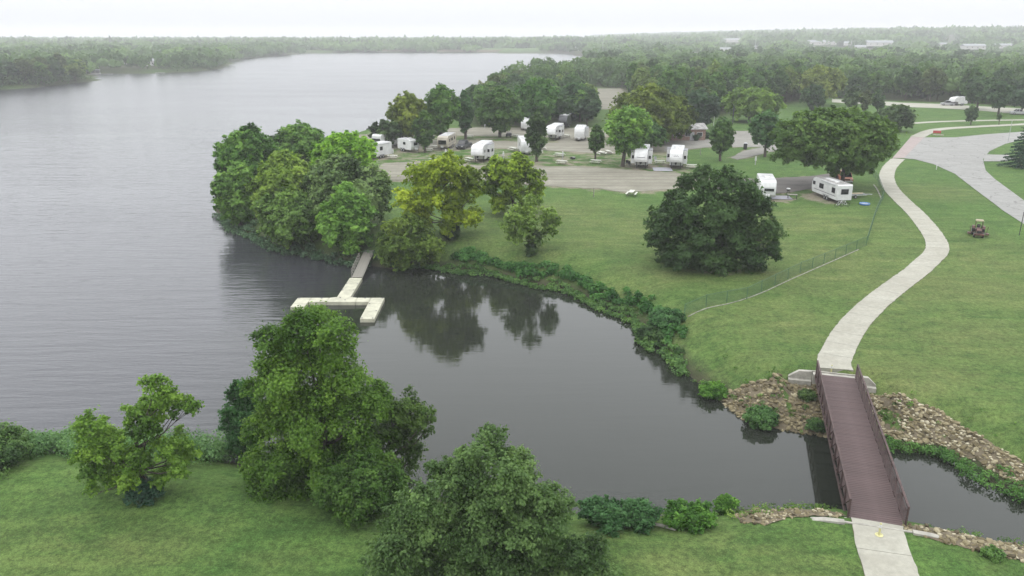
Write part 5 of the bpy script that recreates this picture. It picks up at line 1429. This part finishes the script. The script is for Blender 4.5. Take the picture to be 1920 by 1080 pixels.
MB().lathe([(.19, 1.47), (.22, 1.49), (.19, 1.51), (.15, 1.49)], (0, .45, 0), 12).build('steering_wheel', M['black'], tr_)
MB().tube([(.22, -.9, 1.2), (.22, -.9, 1.9)], .04, 6).build('exhaust', M['black'], tr_)
for x in (-.5, .5):
    for y in (.25, 1.25): MB().tube([(x, y, .9), (x, y, 2.28)], .035, 5).build('canopy_post', M['tractor'], tr_)
MB().add([(sx * (.60 - .10 * k), .72 + sy * (.62 - .10 * k), 2.26 + .14 * k) for k in (0, 1) for sy in (-1, 1) for sx in (-1, 1)], [(0, 2, 3, 1), (4, 5, 7, 6), (0, 1, 5, 4), (2, 6, 7, 3), (0, 4, 6, 2), (1, 3, 7, 5)]).build('canopy', M['tan'], tr_, bevel=.03)
tr_.scale = (.80, .80, .84)
for x in (-.72, .72):
    wheel(tr_, x, .95, .68, .42); wheel(tr_, x * .85, -1.1, .38, .28)
    MB().side([(.2, 1.1), (.5, 1.42), (1.3, 1.42), (1.65, 1.15), (1.65, 1.1), (1.3, 1.36), (.5, 1.36), (.25, 1.08)], x - .22, x + .22).build('mudguard', M['tractor'], tr_)
    s_ = 1 if x > 0 else -1
    MB().tube([(s_ * .5, -.2, .6), (s_ * 1.15, -.1, .55), (s_ * 1.3, .1, 1.5)], .05, 5).build('side_arm', M['tractor'], tr_)
    MB().box((s_ * 1.28, 0, .38), (.5, .9, .22)).build('side_mower', M['tractor'], tr_, bevel=.04)

# ------------------------------------------------------------------ picnic tables and small things
def picnic(label, base, yaw_deg, proto=[None]):
    B = on(*base); rz = R(yaw_deg); loc = (B.x, B.y, B.z)
    if proto[0] is None:
        root = thing('picnic_table', label, 'picnic table', loc, rz, 'white picnic tables')
        tp = MB()
        for k in range(5): tp.box((-.32 + k * .16, 0, .76), (.145, 2.1, .045))
        tp.build('table_top', M['table'], root)
        for s_ in (-1, 1): MB().box((s_ * .72, 0, .45), (.27, 2.1, .045)).build('bench', M['table'], root)
        for y in (-.7, .7):
            lg = MB(); lg.tube([(-.28, y, .73), (-.62, y, 0)], .04, 5); lg.tube([(.28, y, .73), (.62, y, 0)], .04, 5); lg.box((0, y, .41), (1.5, .05, .08))
            lg.build('leg_frame', M['oldwood'], root)
        proto[0] = root
    else:
        root = copy_tree(proto[0]); root.location = loc; root.rotation_euler = (0, 0, rz); root['label'] = label
for a in (('white picnic table alone on the grass below the lower gravel road', (1184, 367), -18), ('white picnic table right of the right hand fifth wheel', (1297, 316), 75),
          ('white picnic table at the grass edge between the young tree and the bright green tree', (1117, 307), 65), ('white picnic table left of another, behind the small young tree', (1127, 291), 20),
          ('white picnic table right of another, behind the small young tree', (1140, 289), 15), ('white picnic table on the grass above the white utility post', (1049, 294), 60),
          ('white picnic table on the grass just below the white utility post', (1053, 308), 65), ('long side on white picnic table under the young conical tree', (1009, 289), 88),
          ('white picnic table left of the half hidden trailer', (962, 283), 40), ('white picnic table beyond the young conical tree', (1016, 281), 20), ('white picnic table on the grass near the wooded point', (736, 298), 88), ('white picnic table under the young dark tree by the little trailer', (803, 285), 85),
          ('white picnic table partly behind the larger yellow green tree', (816, 301), 55), ('pale picnic table on the gravel right of the golf cart', (968, 258), 50), ('white picnic table between the pad trailers', (1062, 258), 40),
          ('white picnic table between the two fifth wheels', (1237, 308), 88), ('pale picnic table by the narrow dark tree on gravel', (880, 259), 70), ('white table left of the rounded nose fifth wheel', (881, 303), 40),
          ('pale picnic table beside the tan trailer under trees', (815, 279), 60)):
    picnic(*a)
def util_post(label, base, proto=[None]):
    B = on(*base)
    if proto[0] is None:
        root = thing('utility_post', label, 'utility post', B, 0, 'white utility posts at the camp sites')
        MB().box((0, 0, .45), (.16, .14, .9)).build('pedestal', M['grey_panel'], root)
        MB().box((0, 0, 1.15), (.34, .26, .55)).build('outlet_box', M['white'], root, bevel=.02)
        MB().box((0, 0, 1.62), (.24, .2, .25)).build('lamp_head', M['white'], root, bevel=.02)
        proto[0] = root
    else:
        root = copy_tree(proto[0]); root.location = B; root['label'] = label
for a in (('white utility post right of the wooded point', (737, 294)), ('white utility post behind the larger yellow green tree', (836, 295)), ('white utility post above the round yellow green tree', (944, 300)), ('white utility post between two picnic tables on the grass', (1055, 300)), ('white utility post on the grass below the lane bend', (1416, 309)), ('white utility post beyond the gravel under the dark trees', (909, 241)), ('white utility post at the edge of the far gravel road', (1180, 268))):
    util_post(*a)
def post(name, label, base, h_, r_=.05, mat='oldwood', cap=False, group=None):
    root = thing(name, label, 'post', on(*base), 0, group)
    MB().tube([(0, 0, -.2), (0, 0, h_)], [r_, r_ * .9], 7).build('shaft', M[mat], root)
    MB().lathe([(r_ * 1.5, h_), (r_ * 1.5, h_ + .06), (.01, h_ + .1)], n=8).build('cap', M[mat], root)
post('wooden_post', 'short dark post on the grass below the gravel road', (1113, 370), 1.4, .07)
post('steel_post', 'thin dark post at the right edge on the grass near the tractor', (1911, 441), 3.0, .05, 'charcoal')
post('marker_post', 'small white marker post on the grass wedge by the road', (1755.5, 318), .8, .07, 'white')
post('wooden_post', 'dark post beside the lane near the right hand fifth wheel', (1313, 291), 1.4, .08)
post('lamp_post', 'thin grey pole between spruce and curving road', (1890, 266), 5.0, .06, 'galv')
post('wooden_post', 'dark tall post on the lawn behind the young cone shaped tree', (1373, 236), 5.5, .14, 'charcoal')
# trash barrel
r_ = thing('trash_bin', 'dark trash bin on the grass by the lane', 'bin', on(1397, 280)); MB().lathe([(.36, 0), (.42, .1), (.42, 1.25), (.38, 1.32)], n=14).build('barrel', M['black'], r_); MB().lathe([(.45, 1.32), (.45, 1.4), (.2, 1.52), (.02, 1.55)], n=14).build('lid', M['grey_panel'], r_)
r_ = thing('fire_ring', 'dark fire ring on the grass left of the small young tree', 'fire ring', on(1074, 298)); MB().lathe([(.55, 0), (.55, .35), (.48, .35), (.48, .05)], n=18).build('ring', M['black'], r_); MB().box((.2, 0, .37), (.5, .6, .03)).build('grill', M['steel'], r_)
# blue paddling pool
r_ = thing('paddling_pool', 'round blue paddling pool on the grass inside the fence', 'pool', on(1621, 384)); MB().lathe([(.74, .02), (.78, .15), (.77, .28), (.70, .28), (.68, .16), (.68, .05)], n=26).build('pool_wall', M['blue'], r_, smooth=True)
MB().lathe([(.67, .15), (.67, .16)], n=26).build('water', M['grey_panel'], r_)
# flag pole
B = on(1338, 236); r_ = thing('flag_pole', 'white flag pole with a limp pale flag before the dark trees', 'flag pole', B)
MB().tube([(0, 0, -.2), (0, 0, 8.2)], [.07, .045], 8).build('pole', M['white'], r_); MB().lathe([(.02, 8.2), (.09, 8.28), (.02, 8.38)], n=8).build('finial', M['white'], r_)
fl = MB(); 
for k in range(5): fl.add([(.05 + .09 * k, .05 * (-1) ** k, 7.9 - .25 * k), (.14 + .09 * k, -.05 * (-1) ** k, 7.65 - .25 * k), (.12 + .09 * k, -.05 * (-1) ** k, 5.9 - .1 * k), (.05 + .09 * k, .05 * (-1) ** k, 5.7 - .1 * k)], [(0, 1, 2, 3)])
fl.build('flag', M['far_white'], r_)
# red sign wedge with pale slab by the crossing
B = on(1757, 253); r_ = thing('red_bench', 'bright red bench on a pale slab beside the crossing', 'bench', B, R(-28)); r_.scale = (.55, .7, .8)
MB().box((.5, -.3, .08), (4.6, 2.0, .12)).build('slab', M['path'], r_)
MB().box((-.2, 0, .62), (3.4, .55, .12)).build('seat', M['red'], r_, bevel=.02); MB().box((-.2, .34, 1.0), (3.4, .12, .75), 0, -.15).build('backrest', M['red'], r_, bevel=.02)
for x in (-1.6, -.2, 1.2): MB().box((x, 0.05, .34), (.12, .5, .5)).build('leg', M['red'], r_)
# mats, tables and clutter at the sites
def flatmat(label, c, w_, d_, rz, mat='grey_panel'):
    B = on(*c); o = MB().prism([(-w_ / 2, -d_ / 2), (w_ / 2, -d_ / 2), (w_ / 2, d_ / 2), (-w_ / 2, d_ / 2)], .0, .03).build('patio_mat', M[mat], None)
    o.location = (B.x, B.y, B.z + .06); o.rotation_euler = (0, 0, rz); tag(o, label, 'mat')
M['mat'] = paint('grey_mat', (0.30, 0.30, 0.33), .8)
flatmat('grey patio mat between the two fifth wheels', (1242, 318), 3.6, 4.0, -.1, 'mat')
flatmat('grey patio mat beside the half hidden boxy trailer', (1463, 371), 3.3, 2.8, -.1, 'mat')
r_ = thing('camp_table', 'small table with cooler at the end of the grey mat', 'table', on(1485, 373), R(-12)); MB().box((0, 0, .72), (1.5, .8, .05)).build('table_top', M['oldwood'], r_)
for x in (-.65, .65):
    for y in (-.33, .33): MB().box((x, y, .35), (.06, .06, .7)).build('leg', M['black'], r_)
r_ = thing('camp_grill', 'dark grill with white lid on the patio mat', 'grill', on(1477, 366)); MB().lathe([(.05, .7), (.3, .85), (.33, 1.0), (.33, 1.02)], n=12).build('bowl', M['black'], r_); MB().lathe([(.34, 1.02), (.28, 1.16), (.05, 1.22)], n=12).build('lid', M['white'], r_)
for k in range(3): MB().tube([(.12 * math.cos(k * 2.1), .12 * math.sin(k * 2.1), .78), (.35 * math.cos(k * 2.1), .35 * math.sin(k * 2.1), 0)], .025, 5).build('leg', M['black'], r_)
def bike(label, base, yaw_deg):
    r_ = thing('bicycle', label, 'bicycle', on(*base), R(yaw_deg), 'bicycles behind the long trailer')
    for x in (-.52, .52):
        w_ = MB(); w_.tube([(x + .33 * math.cos(a), 0, .34 + .33 * math.sin(a)) for a in np.linspace(0, 6.283, 17)], .028, 5, False); w_.build('wheel', M['tyre'], r_)
    f_ = MB()
    for a, c in (((-.52, .34), (-.12, .3)), ((-.12, .3), (.36, .82)), ((-.2, .84), (.36, .82)), ((-.12, .3), (-.22, .92)), ((.52, .34), (.36, .92)), ((-.52, .34), (-.2, .84))): f_.tube([(a[0], 0, a[1]), (c[0], 0, c[1])], .025, 5)
    f_.build('bike_frame', M['white'], r_); MB().tube([(.36, -.28, .98), (.36, .28, .98)], .022, 5).build('handlebar', M['steel'], r_); MB().box((-.22, 0, .95), (.26, .13, .06)).build('saddle', M['black'], r_)
bike('white bicycle leaning at the near end of the long trailer', (1573, 388), 15)
bike('second bicycle at the near end of the long trailer, farther right', (1581, 387), 150)
# low boat trailer with lumber beside the long trailer
B = on(1602, 372); r_ = thing('boat_trailer', 'low flat trailer with pale boards right of the long white trailer', 'trailer', B, R(8))
f_ = MB(); f_.box((0, 0, .5), (4.2, .12, .12)); f_.box((0, 1.3, .5), (4.2, .12, .12)); f_.box((-1.9, .65, .5), (.12, 1.3, .12)); f_.box((1.9, .65, .5), (.12, 1.3, .12)); f_.tube([(2.0, .65, .5), (3.4, .65, .45)], .06, 5); f_.build('frame', M['galv'], r_)
for k in range(5): MB().box((random.uniform(-.3, .3), .15 + .25 * k, .62 + .05 * (k % 2)), (3.6, .2, .06), random.uniform(-.06, .06)).build('board', M['lightwood' if k % 2 else 'far_white'], r_)
for y in (-.2, 1.5): wheel(r_, 0, y, .28, .18).rotation_euler = (0, 0, R(90))
MB().tube([(-2.2, .2, .6), (-.9, .9, 1.5)], .05, 5).build('prop', M['far_white'], r_)
r_ = thing('landing_rubble', 'pale bleached log on the bare landing of the near bank', 'log', on(1243, 990), R(-25)); MB().tube([(-.7, 0, .1), (0, .03, .13), (.7, -.02, .1)], [.07, .1, .06], 7).build('log_body', M['concrete'], r_); MB().tube([(.1, 0, .12), (.35, .3, .25)], [.04, .015], 5).build('stub', M['concrete'], r_)

# ------------------------------------------------------------------ buildings
def house(label, p, ww, dd, hh, roof, wall, rise=1.2, rz=0.0, name='house', nwin=4, cat='building'):
    r_ = thing(name, label, cat, p, rz)
    MB().box((0, 0, hh / 2 - .3), (ww, dd, hh + .6)).build('wall', M[wall], r_)
    MB().side([(-dd / 2 - .5, hh), (dd / 2 + .5, hh), (0, hh + rise)], -ww / 2 - .5, ww / 2 + .5).build('roof', M[roof], r_)
    for k in range(nwin):
        f_ = MB().box((-ww / 2 + (k + .5) * ww / nwin, -dd / 2 - .03, hh * .55), (min(1.6, ww / nwin * .5), .08, hh * .35)).build('window', M['white'], r_)
        MB().box((-ww / 2 + (k + .5) * ww / nwin, -dd / 2 - .06, hh * .55), (min(1.4, ww / nwin * .44), .06, hh * .30)).build('pane', M['glass'], f_)
    MB().box((ww * .12, -dd / 2 - .04, 1.05), (1.1, .1, 2.1)).build('door', M['grey_panel'], r_)
names = ['pale roofed house among trees above the far end of the lake road', 'long white roofed shed far off left of the others on the horizon', 'small white roof left of the long white shed', 'long pale shed in the middle of the distant treeline', 'white gabled building right of the long pale shed', 'wide white shed near the middle right horizon', 'small pale house below the horizon between two sheds', 'pale house left of the white hilltop building', 'white building high on the right horizon', 'white house on the far right hillside', 'pale house at the far right under the hill', 'low pale roof among the woods in the right distance', 'small pale roof above the dark oaks in mid distance', 'white roofed shelter near the end of the lake', 'white roof among trees of the left shore', 'pale lake house behind the left shore trees', 'small white cabin on the left shore']
for i, ((u, v, ww, dd, k), p) in enumerate(zip(HOUSES, HW)):
    house(names[i], p, ww, dd, 5.0 if k else 3.6, 'far_white', 'far_wall', 3.2 if k else 2.4, g.uniform(-.3, .3))
pb_ = on(1282, 261); house('low brick restroom building beside the clipped bushes, mostly behind the olive tree', pb_, 9, 6, 2.8, 'old_roof', 'brick', 1.2, .1, 'brick_building', 3)
ph = flat(171, 139.5); bh = thing('boathouse', 'white roofed boathouse on the water by the left shore', 'boathouse', (ph[0], ph[1], 0))
MB().box((0, 0, 3.2), (11, 8, .35)).build('roof', M['far_white'], bh)
for x in (-5, -1.7, 1.7, 5):
    for y in (-3.6, 3.6): MB().box((x, y, 1.4), (.25, .25, 3.4)).build('post', M['far_wall'], bh)
MB().box((0, 0, .35), (11, 8, .3)).build('deck', M['far_wall'], bh); MB().box((0, 3.4, 1.8), (10, .2, 2.4)).build('back_wall', M['grey_panel'], bh)
for i, (u, v, lw, lab) in enumerate(((200, 140, 9, 'thin pale jetty right of the boathouse'), (300, 137.5, 7, 'pale jetty before the lawn of the left shore'), (400, 108, 20, 'pale jetty far off near the dam'))):
    q = flat(u, v); r_ = thing('jetty', lab, 'jetty', (q[0], q[1], 0)); MB().box((0, 0, .45), (lw, 1.8, .2)).build('deck', M['far_white'], r_)
    for x in np.linspace(-lw / 2 + .4, lw / 2 - .4, 4): MB().box((x, 0, 0), (.25, .25, .9)).build('pile', M['oldwood'], r_)
# dam
da, db = flat(560, 98.3), flat(1072, 99)
L = np.hypot(*(db - da)); r_ = MB().side([(-6, -1), (9, -1), (3, 4.6), (1, 4.6)], -L / 2, L / 2).build('dam', M['soil'], None)
r_.location = ((da[0] + db[0]) / 2, (da[1] + db[1]) / 2 + 6, 0); r_.rotation_euler = (0, 0, math.atan2(db[1] - da[1], db[0] - da[0])); tag(r_, 'long low stone dam across the far end of the lake', kind='structure')
# the pale open park shore near the dam
for (u, lab) in ((1130, 'slim pole above the right woods'), (1360, 'tall thin mast over the distant woods left'), (1415, 'tall thin mast over the distant woods right')):
    q = on(u, 100); r_ = thing('radio_mast', lab, 'mast', q); MB().tube([(0, 0, 0), (0, 0, 24)], [.35, .15], 5).build('pole', M['galv'], r_); MB().tube([(-1.6, 0, 22), (1.6, 0, 22)], .12, 4).build('crossbar', M['galv'], r_)

def chair(label, base, yaw_deg, mat='charcoal'):
    r_ = thing('camp_chair', label, 'camp chair', on(*base), R(yaw_deg), 'folding camp chairs by the fifth wheels')
    MB().box((0, 0, .44), (.55, .5, .05)).build('seat', M[mat], r_); MB().box((0, .27, .74), (.55, .05, .6), 0, -.2).build('backrest', M[mat], r_)
    for x in (-.26, .26):
        MB().tube([(x, -.24, 0), (x, .22, .62)], .02, 5).build('leg', M['steel'], r_); MB().tube([(x, .24, 0), (x, -.24, .62)], .02, 5).build('leg', M['steel'], r_)
chair('dark camp chair left of the fifth wheel by the bright green tree', (1181, 312), 30)
chair('dark camp chair nearest the trunk of the bright green tree', (1175, 310), -20)
chair('grey camp chair on the grass between the two fifth wheels', (1229, 303), 10, 'grey_panel')
